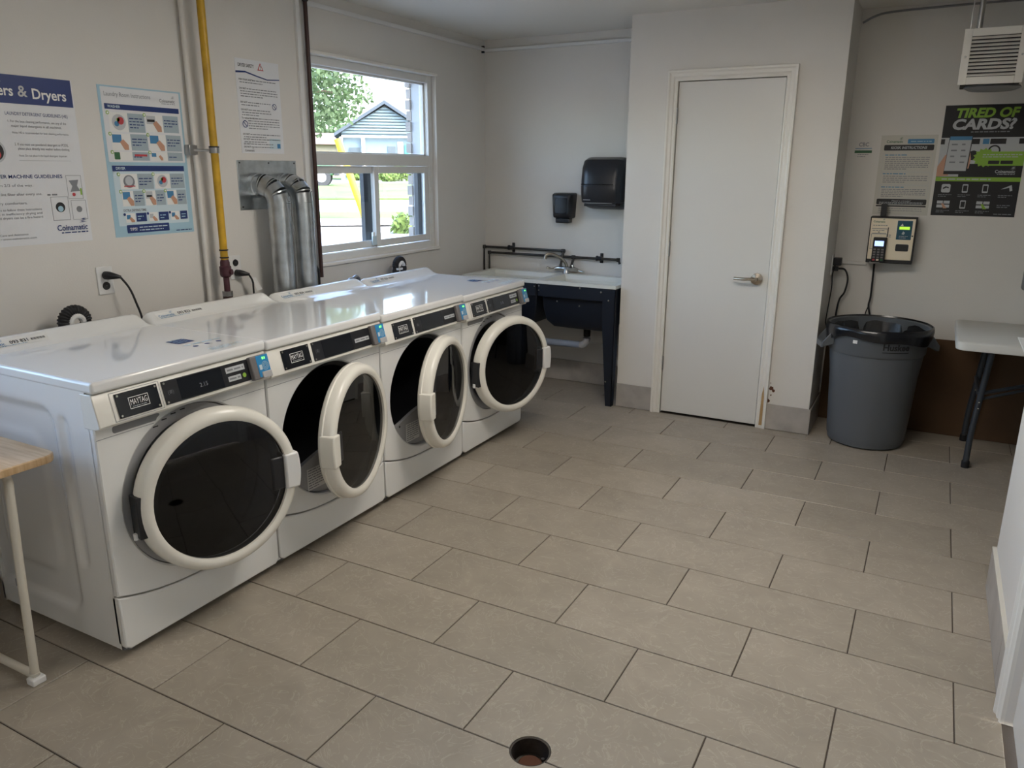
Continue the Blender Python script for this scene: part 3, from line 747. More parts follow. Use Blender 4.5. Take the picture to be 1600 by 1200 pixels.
o = MB().tube(smooth_path([(.06, .125, 1.10), (.06, .135, 1.03), (.065, .150, .99), (.065, .15, .93), (.06, .15, .75)]), .007, 8).build('black_cable', 'rubber', smooth=True); tag(o, 'black cable hanging beside the exhaust duct nearer the window', 'cable')
# corrugated drain hoses looping up behind the washers
def hose(yc, zt, w, label, r=.024):
    x = .105; pts = arc((x, yc, zt - w), (0, -w, 0), (0, 0, w), 0, math.pi, 60)
    n_h = int((zt - w) / .012); pts = [Vector((x, yc - w, zt - w - .012 * (n_h - k))) for k in range(n_h)] + pts + [Vector((x, yc + w, zt - w - .012 * (k + 1))) for k in range(n_h)]
    t = thing('drain_hose', label, 'hose', (x, yc, 0), 'drain hoses behind the washers')
    MB().tube(pts, [r if k % 4 < 2 else r * .84 for k in range(len(pts))], 16).build('hose', 'rubber', t, smooth=True, angle=80)
    h = MB().tube(arc((x + .016, yc, zt - w), (0, -w + r * .8, 0), (0, 0, w - r * .8), 0, math.pi, 20), .011, 10); h.box(x - .02, x + .03, yc - w - .012, yc - .006, zt - w - .02, zt - w - .008)
    h.build('hose_guide', 'white_plastic', t, smooth=True)
hose(-1.285, .997, .045, 'black corrugated drain hose hooked up behind the washer by the wooden-topped table')
hose(.835, .992, .040, 'black corrugated drain hose hooked up behind the washer beside the sink', .022)
o = MB().tube(smooth_path([(.11, .30, .012), (.11, .31, .5), (.11, .32, .85), (.11, .34, .915), (.11, .38, .925), (.11, .42, .93), (.11, .44, .85), (.11, .45, .4), (.11, .46, .012)]), .011, 10).build('braided_hose', 'steel', smooth=True); tag(o, 'silver braided hose showing just above the back of a dryer under the window', 'hose')

def wall_poster(name, label, cat, P, w, h, base_mat, z=None, group=None):
    t = thing(name, label, cat, P.p(w / 2, 0), group)
    MB().prism([P.p(0, 0), P.p(w, 0), P.p(w, h), P.p(0, h)], P.N * .0012).build('sheet', base_mat, t)
    P.o = P.o + P.N * .0012
    return t
# --- Washers & Dryers poster (left)
P = Plane((0, -1.60, 1.25), (0, 1, 0), (0, 0, 1)); wp, hp_ = .505, .607
t = wall_poster('guideline_poster', 'white poster with a navy Washers & Dryers banner and machine guidelines', 'poster', P, wp, hp_, 'paper')
P.rect('banner', 'print_navy', 0, .508, .500, .607, 1)
P.text('banner_text', 'print_white', 'Washers', .110, .535, .036, .165, layer=2, bold=True); P.text('ampersand', 'print_lightgrey', '&', .292, .535, .038, layer=2, bold=True)
P.text('banner_text', 'print_white', 'Dryers', .345, .530, .036, .130, layer=2, bold=True); P.text('banner_text', 'print_white', '...', .225, .580, .014, layer=2)
P.text('heading', 'print_navy', 'LAUNDRY DETERGENT GUIDELINES (HE)', .235, .468, .0115, .235, layer=1)
P.text('body', 'print_grey', '1. For the best cleaning performance, use any of the', .24, .443, .0085, .22); P.text('body', 'print_grey', 'major liquid detergents in all machines.', .25, .427, .0085, .19)
P.text('body', 'print_grey', 'Note: HE is recommended for best cleaning performance.', .25, .404, .007, .215)
P.text('body', 'print_navy', '2. If you must use powdered detergent or PODS,', .252, .362, .009, .205); P.text('body', 'print_navy', 'please place directly into washer before clothing.', .262, .347, .009, .198)
P.text('body', 'print_grey', 'Note: Do not place in the liquid detergent dispenser.', .262, .323, .007, .185); P.rect('rule', 'print_lightgrey', .26, .308, .46, .3095)
P.text('heading', 'print_navy', 'WASHER/DRYER MACHINE GUIDELINES', .055, .245, .0125, .36, layer=1, bold=True)
for k, s in enumerate(('1. Fill the drum 2/3 of the way.', '2. Clean dryer lint filter after every use.', '3. Do not dry comforters.')): P.text('body', 'print_grey', s, .08, .215 - .032 * k, .0095, (.215, .245, .185)[k])
for k, s in enumerate(('Note: Failure to follow these instructions', 'will result in inefficiency drying and', 'overloaded dryers can be a fire hazard')): P.text('body', 'print_grey', s, .10, .128 - .0145 * k, .008, .215)
P.disc('washer_picture', 'print_lightgrey', .175, .34, .042, 1, 24); P.disc('washer_drum', 'print_black', .175, .34, .034, 2, 24); P.disc('laundry', 'print_red', .182, .328, .016, 3, 14)
P.frame('machine_drawing', 'print_grey', .355, .085, .425, .175, .0016); P.disc('drum_drawing', 'print_black', .390, .135, .019, 1, 20); P.disc('laundry_drawing', 'print_lightblue', .39, .129, .011, 2, 14); P.lines('machine_drawing', 'print_grey', .345, .41, .180, 1, .01, .006)
P.frame('machine_drawing', 'print_grey', .428, .165, .490, .255, .0016); P.frame('machine_drawing', 'print_grey', .435, .085, .497, .160, .0016); P.disc('drum_drawing', 'print_grey', .466, .125, .012, 1, 16)
P.poly('clothes_drawing', 'print_grey', [(.438, .235), (.478, .238), (.470, .215), (.480, .195), (.440, .192), (.450, .214)]); P.disc('laundry_drawing', 'print_red', .452, .182, .007, 2, 12); P.rect('bottle_drawing', 'print_green', .480, .180, .487, .205)
coin_logo(P, 'logo', 'print_navy', .365, .046, .125, 2)
P.text('footer', 'print_grey', 'Customer Care and Assistance', .09, .038, .0075, .16); P.text('footer', 'print_grey', '1-800-561-1972 \u2022 www.coinamatic.com', .05, .024, .0075, .23)
P.build(t)
# --- Laundry Room Instructions
P = Plane((0, -.990, 1.252), (0, 1, 0), (0, 0, 1)); w, h = .397, .603
t = wall_poster('instruction_poster', 'light blue Laundry Room Instructions poster with pictured washer and dryer steps', 'poster', P, w, h, 'print_lightblue')
P.rect('white_field', 'paper', .012, .305, w - .01, h - .006, 1, .004); P.rect('lower_field', 'print_paleblue', .022, .045, w - .022, .292, 1, .004)
P.text('heading', 'print_grey', 'Laundry Room Instructions', .026, .563, .017, .215, layer=2); coin_logo(P, 'logo', 'print_grey', .285, .555, .078, 2)
P.rect('washer_bar', 'print_navy', .022, .512, w - .018, .533, 2); P.text('bar_text', 'print_paleblue', 'WASHER', .034, .518, .010, layer=3, bold=True)
P.rect('dryer_bar', 'print_navy', .022, .268, w - .022, .291, 2); P.text('bar_text', 'print_paleblue', 'DRYER', .038, .275, .010, layer=3, bold=True)
steps = [(.035, .425, .20, .500, 'red'), (.205, .430, .37, .500, 'card'), (.035, .352, .205, .418, 'hand'), (.212, .352, .375, .420, 'hand'), (.035, .312, .205, .346, 'start'), (.212, .312, .375, .348, 'hand'),
         (.05, .195, .21, .258, 'door'), (.215, .195, .37, .258, 'red'), (.05, .125, .155, .188, 'hand'), (.160, .125, .262, .188, 'panel'), (.268, .125, .372, .188, 'hand')]
for k, (a, b, c, d, kind) in enumerate(steps):
    wd_ = c - a; m = a + wd_ * .52
    P.rect('step_picture', 'print_white', a, b, m, d, 2); P.rect('step_caption', 'print_greyblue', m, b, c, d, 2)
    P.lines('caption_print', 'print_navy', m + .006, c - .006, d - .022, max(1, int((d - b) / .015) - 1), .012, .004, 3, .6, k)
    cx, cy, r = (a + m) / 2, (b + d) / 2, min(m - a, d - b) * .42
    if kind == 'red': P.disc('drum_picture', 'print_lightgrey', cx, cy, r, 3, 18); P.disc('clothes_picture', 'print_red', cx + r * .25, cy + r * .2, r * .5, 4, 10); P.disc('clothes_picture_blue', 'print_midblue', cx - r * .35, cy - r * .2, r * .35, 4, 9); P.disc('clothes_picture_green', 'print_green', cx - r * .1, cy + r * .3, r * .25, 4, 9)
    elif kind == 'door': P.disc('drum_picture', 'print_grey', cx, cy, r, 3, 18); P.disc('drum_picture_inner', 'print_lightgrey', cx, cy + r * .1, r * .7, 4, 18); P.rect('clothes_picture', 'print_red', cx - r, cy - r * .8, cx + r, cy - r * .65, 4)
    elif kind == 'start': P.rect('start_button', 'print_darkgreen', a + .004, b + .003, a + .030, d - .002, 3, .003); P.rect('start_label', 'print_red', m + .01, (b + d) / 2, c - .012, (b + d) / 2 + .008, 4)
    else:
        P.rect('reader_picture', 'print_midblue' if kind == 'hand' else 'print_lightgrey', a + .004, cy - r * .1, a + .004 + r * 1.5, d - .004, 3); P.poly('hand_picture', 'print_skin', [(cx - r * .3, cy), (cx + r * .3, cy + r * .4), (cx + r * 1.1, cy - r * .4), (cx + r * 1.1, b + .002), (cx + r * .4, b + .002)], 4)
        if kind in ('panel', 'card'): P.rect('panel_picture', 'print_black', a + .007, cy + r * .2, a + r * 1.5, cy + r * .55, 4)
    P.disc('step_number', 'print_green', a - .004, d - .002, .0075, 4, 12); P.disc('step_number_dot', 'print_white', a - .004, d - .002, .0045, 5, 10)
P.text('extra_heading', 'print_grey', 'EXTRA DRYING TIME:', .05, .103, .0105, .11, layer=2, bold=True)
for k in range(3):
    a = .056 + .112 * k; P.rect('extra_picture', 'print_white', a, .058, a + .045, .096, 2); P.poly('hand_picture', 'print_skin', [(a + .015, .075), (a + .025, .08), (a + .04, .066), (a + .04, .059), (a + .025, .059)], 4)
    P.rect('reader_picture', 'print_lightgrey' if k == 1 else 'print_midblue', a + .004, .072, a + .022, .090, 3); P.rect('extra_caption', 'print_navy', a + .05, .060, a + .05 + (.05, .05, .038)[k], .096, 2); P.lines('extra_print', 'print_lightblue', a + .056, a + .085, .08, 2, .011, .004, 3, .7, k)
    P.disc('extra_number', 'print_navy', a - .005, .092, .006, 4, 10)
P.rect('tips_bar', 'print_navy', .056, .014, .265, .048, 2, .003); P.text('tips_text', 'print_white', 'TIPS!', .068, .024, .012, layer=3, bold=True); P.lines('tips_text', 'print_paleblue', .115, .255, .034, 2, .012, .004, 3, .85, 5)
P.lines('footer', 'print_navy', .30, .385, .010, 1, .01, .004, 2, 1, 6)
P.build(t)
# --- Dryer safety
P = Plane((0, -.264, 1.606), (0, 1, 0), (0, 0, 1)); w, h = .283, .432
t = wall_poster('safety_poster', 'white DRYER SAFETY notice with a warning triangle above the exhaust ducts', 'poster', P, w, h, 'paper')
P.text('heading', 'print_black', 'DRYER SAFETY', .018, .396, .015, .10, layer=1, bold=True)
P.poly('warning_triangle', 'print_red', [(.140, .388), (.180, .388), (.160, .424)], 1); P.poly('warning_field', 'print_white', [(.147, .392), (.173, .392), (.160, .416)], 2); P.text('warning_mark', 'print_black', '!', .160, .394, .016, align='c', layer=3, bold=True)
P.poly('wave', 'print_navy', [(.0, .375), (.06, .378), (.13, .364), (.20, .352), (.283, .358), (.283, .354), (.20, .347), (.13, .358), (.06, .371), (0, .366)], 1)
blocks = [(2, .335), (4, .295), (2, .232), (3, .198), (5, .160), (2, .085), (2, .062), (1, .040), (1, .026)]
seeds = 20
lead = ['FOR YOUR SAFETY', 'DO NOT', 'DO NOT', 'DO NOT', 'To reduce the risk', 'DO NOT', 'DO NOT', 'DO NOT', 'DO NOT']
for k, (n, v) in enumerate(blocks):
    u0 = .055 if k == 4 else .02; u1 = .21 if k in (2, 3, 7, 8) else .262
    P.text('lead', 'print_black', lead[k], .016, v, .0075, layer=1, bold=True); P.lines('body', 'print_grey', (.10 if k in (0, 4) else .062), u1, v + .001, 1, .01, .004, 1, 1, seeds + k)
    if n > 1: P.lines('body', 'print_grey', u0, u1, v - .011, n - 1, .0115, .004, 1, .6, seeds + k + 30)
for (u, v, r) in ((.235, .225, .015), (.034, .135, .017)):
    P.disc('prohibition_sign', 'print_navy', u, v, r, 2, 20, r * .78); P.poly('prohibition_sign', 'print_navy', [(u - r * .7, v + r * .55), (u - r * .55, v + r * .7), (u + r * .7, v - r * .55), (u + r * .55, v - r * .7)], 2)
P.rect('blue_badge', 'print_paleblue', .185, .022, .262, .072, 1, .004); P.rect('badge_mark', 'print_midblue', .236, .026, .258, .048, 2)
coin_logo(P, 'logo', 'print_grey', .02, .008, .06, 2, False); P.build(t)

# ================================================================ BACK WALL BY THE SINK
# soap dispenser
t = thing('soap_dispenser', 'small black wall-mounted soap dispenser above the laundry sink', 'dispenser', (.70, YB, 1.18))
def rrect(cx, cz, hw, hh, r, y, n=4, tw=1.0):
    pts = []
    for (sx, sz, t0) in ((1, 1, 0), (-1, 1, 90), (-1, -1, 180), (1, -1, 270)):
        for k in range(n + 1):
            a = math.radians(t0 + 90 * k / n); x = cx + sx * (hw - r) + r * math.cos(a); z = cz + sz * (hh - r) + r * math.sin(a)
            f = 1 + (tw - 1) * (.5 - (z - cz) / (2 * hh)); pts.append((cx + (x - cx) * f, y, z))
    return pts
c = (.672, 1.288)
MB().loft([rrect(*c, .080, .088, .014, YB, tw=.86), rrect(*c, .080, .088, .014, YB - .055, tw=.86), rrect(*c, .075, .083, .016, YB - .085, tw=.86), rrect(*c, .062, .070, .02, YB - .098, tw=.86)]).build('housing', 'black_plastic', t, smooth=True, angle=40)
MB().box(c[0] - .052, c[0] + .052, YB - .075, YB - .01, 1.168, 1.203).build('push_lever', 'black_gloss', t, bevel=.006)
MB().loft([rrect(c[0], 1.29, .045, .055, .01, YB - .097), rrect(c[0], 1.29, .043, .053, .01, YB - .101)]).build('window_cover', 'black_gloss', t, smooth=True)
MB().box(c[0] - .04, c[0] - .012, YB - .092, YB - .089, 1.222, 1.226).build('badge', 'print_lightgrey', t)
# paper towel dispenser
t = thing('towel_dispenser', 'large black paper towel dispenser on the wall by the closet corner', 'dispenser', (1.02, YB, 1.27))
x0, x1 = .845, 1.155
side = [(YB, 1.612), (YB - .10, 1.617), (YB - .165, 1.600), (YB - .205, 1.55), (YB - .222, 1.47), (YB - .222, 1.432), (YB - .226, 1.425), (YB - .218, 1.36), (YB - .205, 1.318), (YB - .15, 1.312), (YB - .12, 1.285), (YB - .06, 1.272), (YB, 1.272)]
rings = []
for x, e in ((x0, .075), (x0 + .008, .045), (x0 + .025, .018), (x0 + .05, .004), (x0 + .08, 0), (x1 - .05, 0), (x1 - .025, .012), (x1 - .008, .035), (x1, .06)):
    rings.append([(x, y + e * (YB - y) / .22 * 1.2, 1.445 + (z - 1.445) * (1 - e * 1.6)) for y, z in side])
MB().loft(rings).build('cover', 'black_plastic', t, smooth=True, angle=32)
MB().box(x0 + .03, x1 - .05, YB - .2225, YB - .219, 1.437, 1.442).build('crease', 'black_gloss', t)
MB().box(x0 + .05, x1 - .03, YB - .212, YB - .12, 1.296, 1.315).build('towel_slot', 'print_black', t, bevel=.004)
MB().box(x0 + .045, x1 - .06, YB - .2105, YB - .204, 1.317, 1.320).build('tear_bar', 'steel', t)
MB().box(x0 + .045, x0 + .095, YB - .2165, YB - .210, 1.336, 1.340).build('badge', 'print_lightgrey', t)
# water pipes
yp_ = YB - .03
def wall_pipe(name, label, pts, r=.0095, extra=()):
    t = thing(name, label, 'pipe', pts[0])
    MB().tube(pts, r, 12).build('pipe', 'dark_pipe', t, smooth=True)
    for p in pts[1:-1]:
        MB().lathe([(.001, -.014), (.013, -.013), (.014, 0), (.013, .013), (.001, .014)], p, 'z', 12).build('elbow', 'dark_pipe', t, smooth=True)
    for q in extra: 
        MB().tube(q, r, 12).build('drop', 'dark_pipe', t, smooth=True)
        MB().lathe([(.001, -.014), (.014, -.013), (.014, .013), (.001, .014)], q[0], 'x', 12).build('tee', 'dark_pipe', t, smooth=True)
    return t
G = lambda px, py, y=yp_: on_y(px, py, y)
a0, a1, a2 = G(755, 385), G(880, 392), G(755, 440)
zA = (a0.z + a1.z) / 2 + .01
xa = a0.x + .01
wall_pipe('water_pipe', 'upper dark water pipe on the wall behind the sink, ending at the faucet', [(xa, yp_, .70), (xa, yp_, a0.z), (a1.x, yp_, a1.z)], extra=[[(a1.x, yp_, a1.z), (a1.x, yp_ - .005, a1.z - .02), (a1.x, YB - .075, .855)]])
b0, b1 = G(764, 394), G(966, 406); xb = b0.x + .005
tee = b0.lerp(b1, (G(896, 400).x - b0.x) / (b1.x - b0.x))
wall_pipe('water_pipe', 'lower dark water pipe running across the wall behind the sink to the closet corner', [(xb, yp_, .70), (xb, yp_, b0.z), (b1.x, yp_, b1.z), (b1.x + .012, yp_, b1.z - .03)], extra=[[tee, (tee.x, yp_ - .005, tee.z - .02), (tee.x, YB - .075, .855)]])
for (px, py, lab) in ((800, 387, 'black pipe clamp on the upper water pipe'), (938, 404, 'black pipe clamp on the lower water pipe')):
    q = G(px, py); t = thing('pipe_clamp', lab, 'clamp', (q.x, YB, q.z))
    MB().box(q.x - .012, q.x + .012, YB - .006, YB, q.z - .035, q.z + .035).build('strap', 'black_plastic', t, bevel=.002)
    MB().lathe([(.0098, -.014), (.016, -.014), (.016, .014), (.0098, .014)], (q.x, yp_, q.z), 'x', 14).build('ring', 'black_plastic', t, smooth=True)
    MB().lathe([(.0098, -.03), (.019, -.03), (.019, -.02), (.0098, -.02)], (q.x, yp_, q.z), 'x', 14).build('nut', 'black_plastic', t, smooth=True)
    MB().box(q.x - .006, q.x + .006, yp_ + .012, YB - .004, q.z - .008, q.z + .008).build('standoff', 'black_plastic', t)
# double laundry sink
SX0, SXM, SX1, SY0, SY1, SZ = .09, .685, 1.250, 1.597, 2.066, .812
t = sink = thing('laundry_sink', 'double white laundry tub on a dark navy metal stand', 'sink', ((SX0 + SX1) / 2, (SY0 + SY1) / 2, 0))
wells = [(SX0 + .045, SXM - .025, SY0 + .04, SY1 - .085), (SXM + .03, SX1 - .04, SY0 + .04, SY1 - .085)]
xs = sorted({SX0, SX1, *[w_[0] for w_ in wells], *[w_[1] for w_ in wells]}); ys = [SY0, SY0 + .04, SY1 - .085, SY1]
rim = MB()
def grid_face(mb, z, up):
    for i in range(len(xs) - 1):
        for k in range(3):
            if k == 1 and i in (1, 3): continue
            mb.box(xs[i], xs[i + 1], ys[k], ys[k + 1], SZ - .022, SZ)
grid_face(rim, SZ, 1)
rim.build('rim', 'sink_white', t)
for (a, b, c, d) in wells:
    R = lambda e, z: [(a + e, c + e, z), (b - e, c + e, z), (b - e, d - e, z), (a + e, d - e, z)]
    MB().loft([R(0, SZ - .001), R(.012, SZ - .03), R(.035, .54), R(.07, .512)], cap=False).add(R(.07, .512), [(0, 1, 2, 3)]).build('basin', 'sink_white', t, fix=False)
    MB().loft([R(-.012, SZ - .03), R(.0, .62), R(.018, .535), R(.055, .49), R(.11, .475)], cap=False).add(R(.11, .475), [(0, 1, 2, 3)]).build('tub_shell', 'navy_steel', t, bevel=.006)
MB().box(SX0 + .01, SXM - .012, SY0 + .004, SY0 + .012, .705, SZ - .022).build('apron', 'navy_steel', t, bevel=.002)
MB().box(SXM + .004, SX1 - .004, SY0 + .004, SY0 + .012, .705, SZ - .022).build('apron', 'navy_steel', t, bevel=.002)
MB().box(SX1 - .010, SX1 - .003, SY0 + .012, SY1, .64, SZ - .022).build('side_apron', 'navy_steel', t, bevel=.002)
def leg(x_out, sx, y, sy):
    mb = MB(); W0, W1_ = .088, .042
    f = [(x_out, y, SZ - .03), (x_out - sx * W0, y, SZ - .03), (x_out - sx * W0, y, .60), (x_out - sx * W1_, y, 0), (x_out, y, 0)]
    mb.prism(f, (0, sy * .004, 0))
    s = [(x_out, y, SZ - .03), (x_out, y + sy * W0, SZ - .03), (x_out, y + sy * W0, .60), (x_out, y + sy * W1_, 0), (x_out, y, 0)]
    mb.prism(s, (-sx * .004, 0, 0)); mb.build('leg', 'navy_steel', t)
leg(SX1 - .001, 1, SY0, 1); leg(SX0 + .003, -1, SY0, 1); leg(SX1 - .001, 1, SY1, -1); leg(SX0 + .003, -1, SY1, -1)
for (x, z) in ((SXM + .012, .775), (SXM + .012, .745), (SXM - .022, .77), (SX1 - .10, .765), (SX1 - .045, .715), (SX1 - .25, .78), (SX1 - .045, .17)):
    MB().lathe([(.001, -.006), (.006, -.005), (.007, 0)], (x, SY0 + (.004 if x < SX1 - .06 else 0), z), 'y', 10).build('screw', 'chrome', t, smooth=True)
for (x, z) in ((.985, .655), (.82, .675)): MB().lathe([(.001, -.006), (.006, -.005), (.007, 0)], (x, SY0 + .038, z), 'y', 10).build('rivet', 'chrome', t, smooth=True)
# faucet on the back ledge
fy = SY1 - .045; fx = (a1.x + tee.x) / 2
t = thing('sink_faucet', 'old chrome two-handle faucet with curved spout on the laundry sink', 'faucet', (fx, fy, SZ))
w_ = abs(tee.x - a1.x) / 2 + .02
MB().tube([(fx - w_ - .03, fy, SZ + .03), (fx - w_, fy, SZ + .034), (fx + w_, fy, SZ + .034), (fx + w_ + .03, fy, SZ + .028)], [.012, .017, .017, .012], 12).build('body', 'chrome', t, smooth=True)
MB().lathe([(.026, 0), (.026, .008), (.018, .02), (.018, .05)], (fx, fy, SZ), 'z', 18).build('base', 'steel', t, smooth=True)
for s in (-1, 1):
    MB().lathe([(.011, .03), (.015, .035), (.013, .06), (.010, .065)], (fx + s * w_ * .75, fy, SZ), 'z', 12).build('valve_stem', 'chrome', t, smooth=True)
    MB().tube(smooth_path([(fx + s * (w_ + .02), fy, SZ + .03), (fx + s * (w_ + .05), fy - .012, SZ + .026), (fx + s * (w_ + .085), fy - .02, SZ + .036 if s < 0 else SZ + .02)]), [.008] * 6 + [.007] * 6 + [.01], 10).build('handle', 'chrome', t, smooth=True)
MB().tube(smooth_path([(fx + .004, fy, SZ + .04), (fx - .005, fy - .005, SZ + .075), (fx - .04, fy - .03, SZ + .115), (fx - .085, fy - .065, SZ + .14), (fx - .115, fy - .09, SZ + .135), (fx - .125, fy - .10, SZ + .105)]), .011, 12).build('spout', 'nickel', t, smooth=True)
# drain pipe under the tub
t = sink
MB().lathe([(.022, .41), (.024, .415), (.024, .49), (.022, .495)], (.963, 1.83, 0), 'z', 16).build('drain_coupling', 'rubber', t, smooth=True)
MB().tube(arc((.915, 1.83, .40), (.048, 0, 0), (0, 0, -.055), 0, math.pi / 2, 8), .026, 16).build('drain_elbow', 'lightgrey_plastic', t, smooth=True)
MB().tube([(.915, 1.83, .345), (.45, 1.83, .338)], .024, 16).build('drain_pipe', 'pvc', t, smooth=True)
MB().tube([(.955, 1.85, .37), (1.08, 1.95, .335), (1.2, 2.04, .31)], .003, 6).build('thin_wire', 'white_plastic', t, smooth=True)

# ================================================================ ALCOVE
# stickers and notices
P = Plane((2.542, YB, 1.583), (1, 0, 0), (0, 0, 1)); q0 = on_y(1334, 245, YB); q1 = on_y(1365, 220, YB); P.o = Vector((q0.x, YB, q0.z))
w, h = q1.x - q0.x, q1.z - q0.z
t = wall_poster('wall_sticker', 'small pale CBC sticker on the wall beside the kiosk instructions', 'sticker', P, w, h, 'wall_paint')
P.text('logo', 'print_grey', 'CBC', w / 2, h * .66, h * .24, w * .55, 'c', 1, True); P.rect('rule', 'print_midblue', .004, h * .50, w - .004, h * .54); P.rect('green_band', 'print_darkgreen', .002, h * .24, w - .002, h * .40); P.lines('small_print', 'print_grey', w * .2, w * .8, h * .13, 2, .012, .003, 1, .8, 3); P.build(t)
P = Plane((2.669, YB, 1.287), (1, 0, 0), (0, 0, 1)); w, h = .292, .447
t = wall_poster('kiosk_notice', 'pale KIOSK INSTRUCTIONS notice behind the payment kiosk', 'notice', P, w, h, 'paper_beige')
coin_logo(P, 'logo', 'print_darkgreen', .030, .405, .085, 1, False); P.rect('blue_tab', 'print_midblue', .14, .400, .275, .425, 1, .004); P.lines('tab_print', 'print_lightblue', .155, .262, .409, 1, .01, .005, 2, 1, 2)
P.rect('title_bar', 'print_black', .02, .362, .278, .394, 1, .006); P.text('title', 'print_lightgrey', 'KIOSK INSTRUCTIONS', .149, .371, .014, .185, 'c', 2, True, .15)
v = .35
for k, (n, hh) in enumerate(((8, .105), (5, .075), (6, .078))):
    P.frame('section_frame', 'print_lightgrey', .02, v - hh, .275, v - .004, .0012); P.lines('section_heading', 'print_midblue', .03, .15, v - .015, 1, .01, .005, 1, 1, 40 + k)
    P.lines('section_print', 'print_grey', .034, .265, v - .028, n - 1, (hh - .03) / (n - 1), .004, 1, .5, 50 + k); v -= hh
P.rect('receipt_bar', 'print_black', .015, .058, .278, .090, 1, .006); P.text('receipt_text', 'print_lightgrey', 'Need a receipt?', .146, .076, .009, .10, 'c', 2, False, .15); P.lines('receipt_text', 'print_lightgrey', .03, .26, .069, 2, .007, .003, 2, 1, 61)
P.rect('lower_bar', 'print_black', .015, .046, .278, .054); P.lines('section_print', 'print_grey', .03, .26, .034, 3, .012, .003, 1, .3, 63); P.build(t)
P = Plane((2.977, YB, 1.291), (1, 0, 0), (0, 0, 1)); w, h = .412, .597
t = wall_poster('cards_poster', 'black TIRED OF CARDS? poster with green lettering and a hand holding a phone', 'poster', P, w, h, 'print_charcoal')
P.text('headline', 'print_green', 'TIRED OF', .050, .532, .047, .300, layer=2, bold=2.4, shear=.18); P.text('headline_white', 'print_lightgrey', 'CARDS?', .042, .470, .052, .300, layer=2, bold=2.4, shear=.18)
P.lines('subline', 'print_grey', .14, .33, .452, 1, .01, .005, 1, 1, 3)
P.rect('machine_photo', 'print_lightgrey', 0, .215, w, .425, 1); P.rect('photo_shade', 'print_charcoal', .11, .215, w, .285, 2)
for (a, b, m) in ((.0, .02, 'print_black'), (.15, .19, 'print_black'), (.205, .235, 'print_midblue'), (.24, .315, 'print_black'), (.375, .412, 'print_black')): P.rect('panel_photo_' + m.split('_')[1], m, a, .390, b, .418, 2)
P.disc('door_photo', 'print_black', .168, .33, .026, 2, 18); P.disc('door_photo', 'print_black', .265, .355, .03, 2, 18, .022)
P.poly('hand', 'print_skin', [(.0, .215), (.0, .27), (.03, .33), (.05, .345), (.06, .22)], 3); P.poly('hand', 'print_skin', [(.13, .25), (.155, .26), (.16, .31), (.15, .36), (.13, .35)], 3)
P.poly('phone', 'print_black', [(.034, .228), (.148, .228), (.155, .440), (.041, .440)], 4); P.poly('phone_screen', 'print_lightgrey', [(.036, .246), (.143, .246), (.150, .412), (.043, .412)], 5); P.poly('phone_header', 'print_midblue', [(.043, .412), (.150, .412), (.151, .432), (.044, .432)], 5)
for k in range(8): P.lines('app_icon', 'print_grey', .056 + .05 * (k % 2), .085 + .05 * (k % 2), .385 - .032 * (k // 2), 1, .01, .008, 6, 1, k)
star = [((.225 + (.058 if k % 2 else .046) * math.cos(k * math.pi / 14)), .318 + (.052 if k % 2 else .042) * math.sin(k * math.pi / 14)) for k in range(28)]
P.poly('starburst', 'print_green', star, 3); P.rect('starburst_band', 'print_green', .225, .275, w, .350, 3.5); P.lines('starburst_text', 'print_lightgrey', .215, .40, .331, 2, .012, .005, 4, .9, 7); P.rect('store_badge', 'print_black', .245, .284, .298, .302, 4, .003); P.rect('store_badge', 'print_black', .304, .284, .362, .302, 4, .003)
coin_logo(P, 'logo', 'print_lightgrey', .285, .236, .095, 4); P.rect('green_strip', 'print_green', 0, .190, w, .213, 3); P.lines('strip', 'print_lightgrey', .03, .27, .198, 1, .01, .007, 4, 1, 17)
for r in range(2):
    for k in range(4):
        u = .036 + .098 * k; v = .128 - .088 * r
        if (r, k) == (0, 0): P.rect('app_tile', 'print_lightgrey', u, v, u + .045, v + .046, 2, .008); P.poly('app_mark', 'print_black', [(u + .008, v + .018), (u + .025, v + .026), (u + .037, v + .022), (u + .037, v + .03), (u + .02, v + .034), (u + .008, v + .026)], 3)
        elif (r, k) in ((0, 1), (0, 2), (1, 1)): P.rect('phone_icon', 'print_lightgrey', u + .006, v, u + .034, v + .046, 2, .004); P.rect('phone_icon_screen', 'print_charcoal', u + .010, v + .008, u + .030, v + .039, 3)
        elif (r, k) == (0, 3): P.poly('cards_icon', 'print_lightgrey', [(u - .005, v + .02), (u + .045, v + .045), (u + .052, v + .015), (u + .04, v + .01), (u + .036, v + .03)], 2)
        elif (r, k) == (1, 3): P.lines('icon_caption', 'print_grey', u - .01, u + .055, v + .02, 2, .01, .004, 2, .8, 90)
        else:
            for m in range(4): P.rect('button_icon', 'print_lightgrey', u - .012 + .034 * (m % 2), v + .004 + .022 * (m // 2), u + .018 + .034 * (m % 2), v + .020 + .022 * (m // 2), 2)
            P.poly('finger_icon', 'print_skin' if k == 0 else 'print_green', [(u + .01, v + .028), (u + .022, v + .026), (u + .04, v), (u + .022, v)], 3)
        if (r, k) != (1, 3): P.lines('icon_caption', 'print_grey', u - .012, u + .055, v - .014, 2, .009, .0035, 2, .6, 70 + r * 4 + k)
P.lines('footer', 'print_grey', .31, .395, .012, 1, .01, .004, 2, 1, 95); P.build(t)
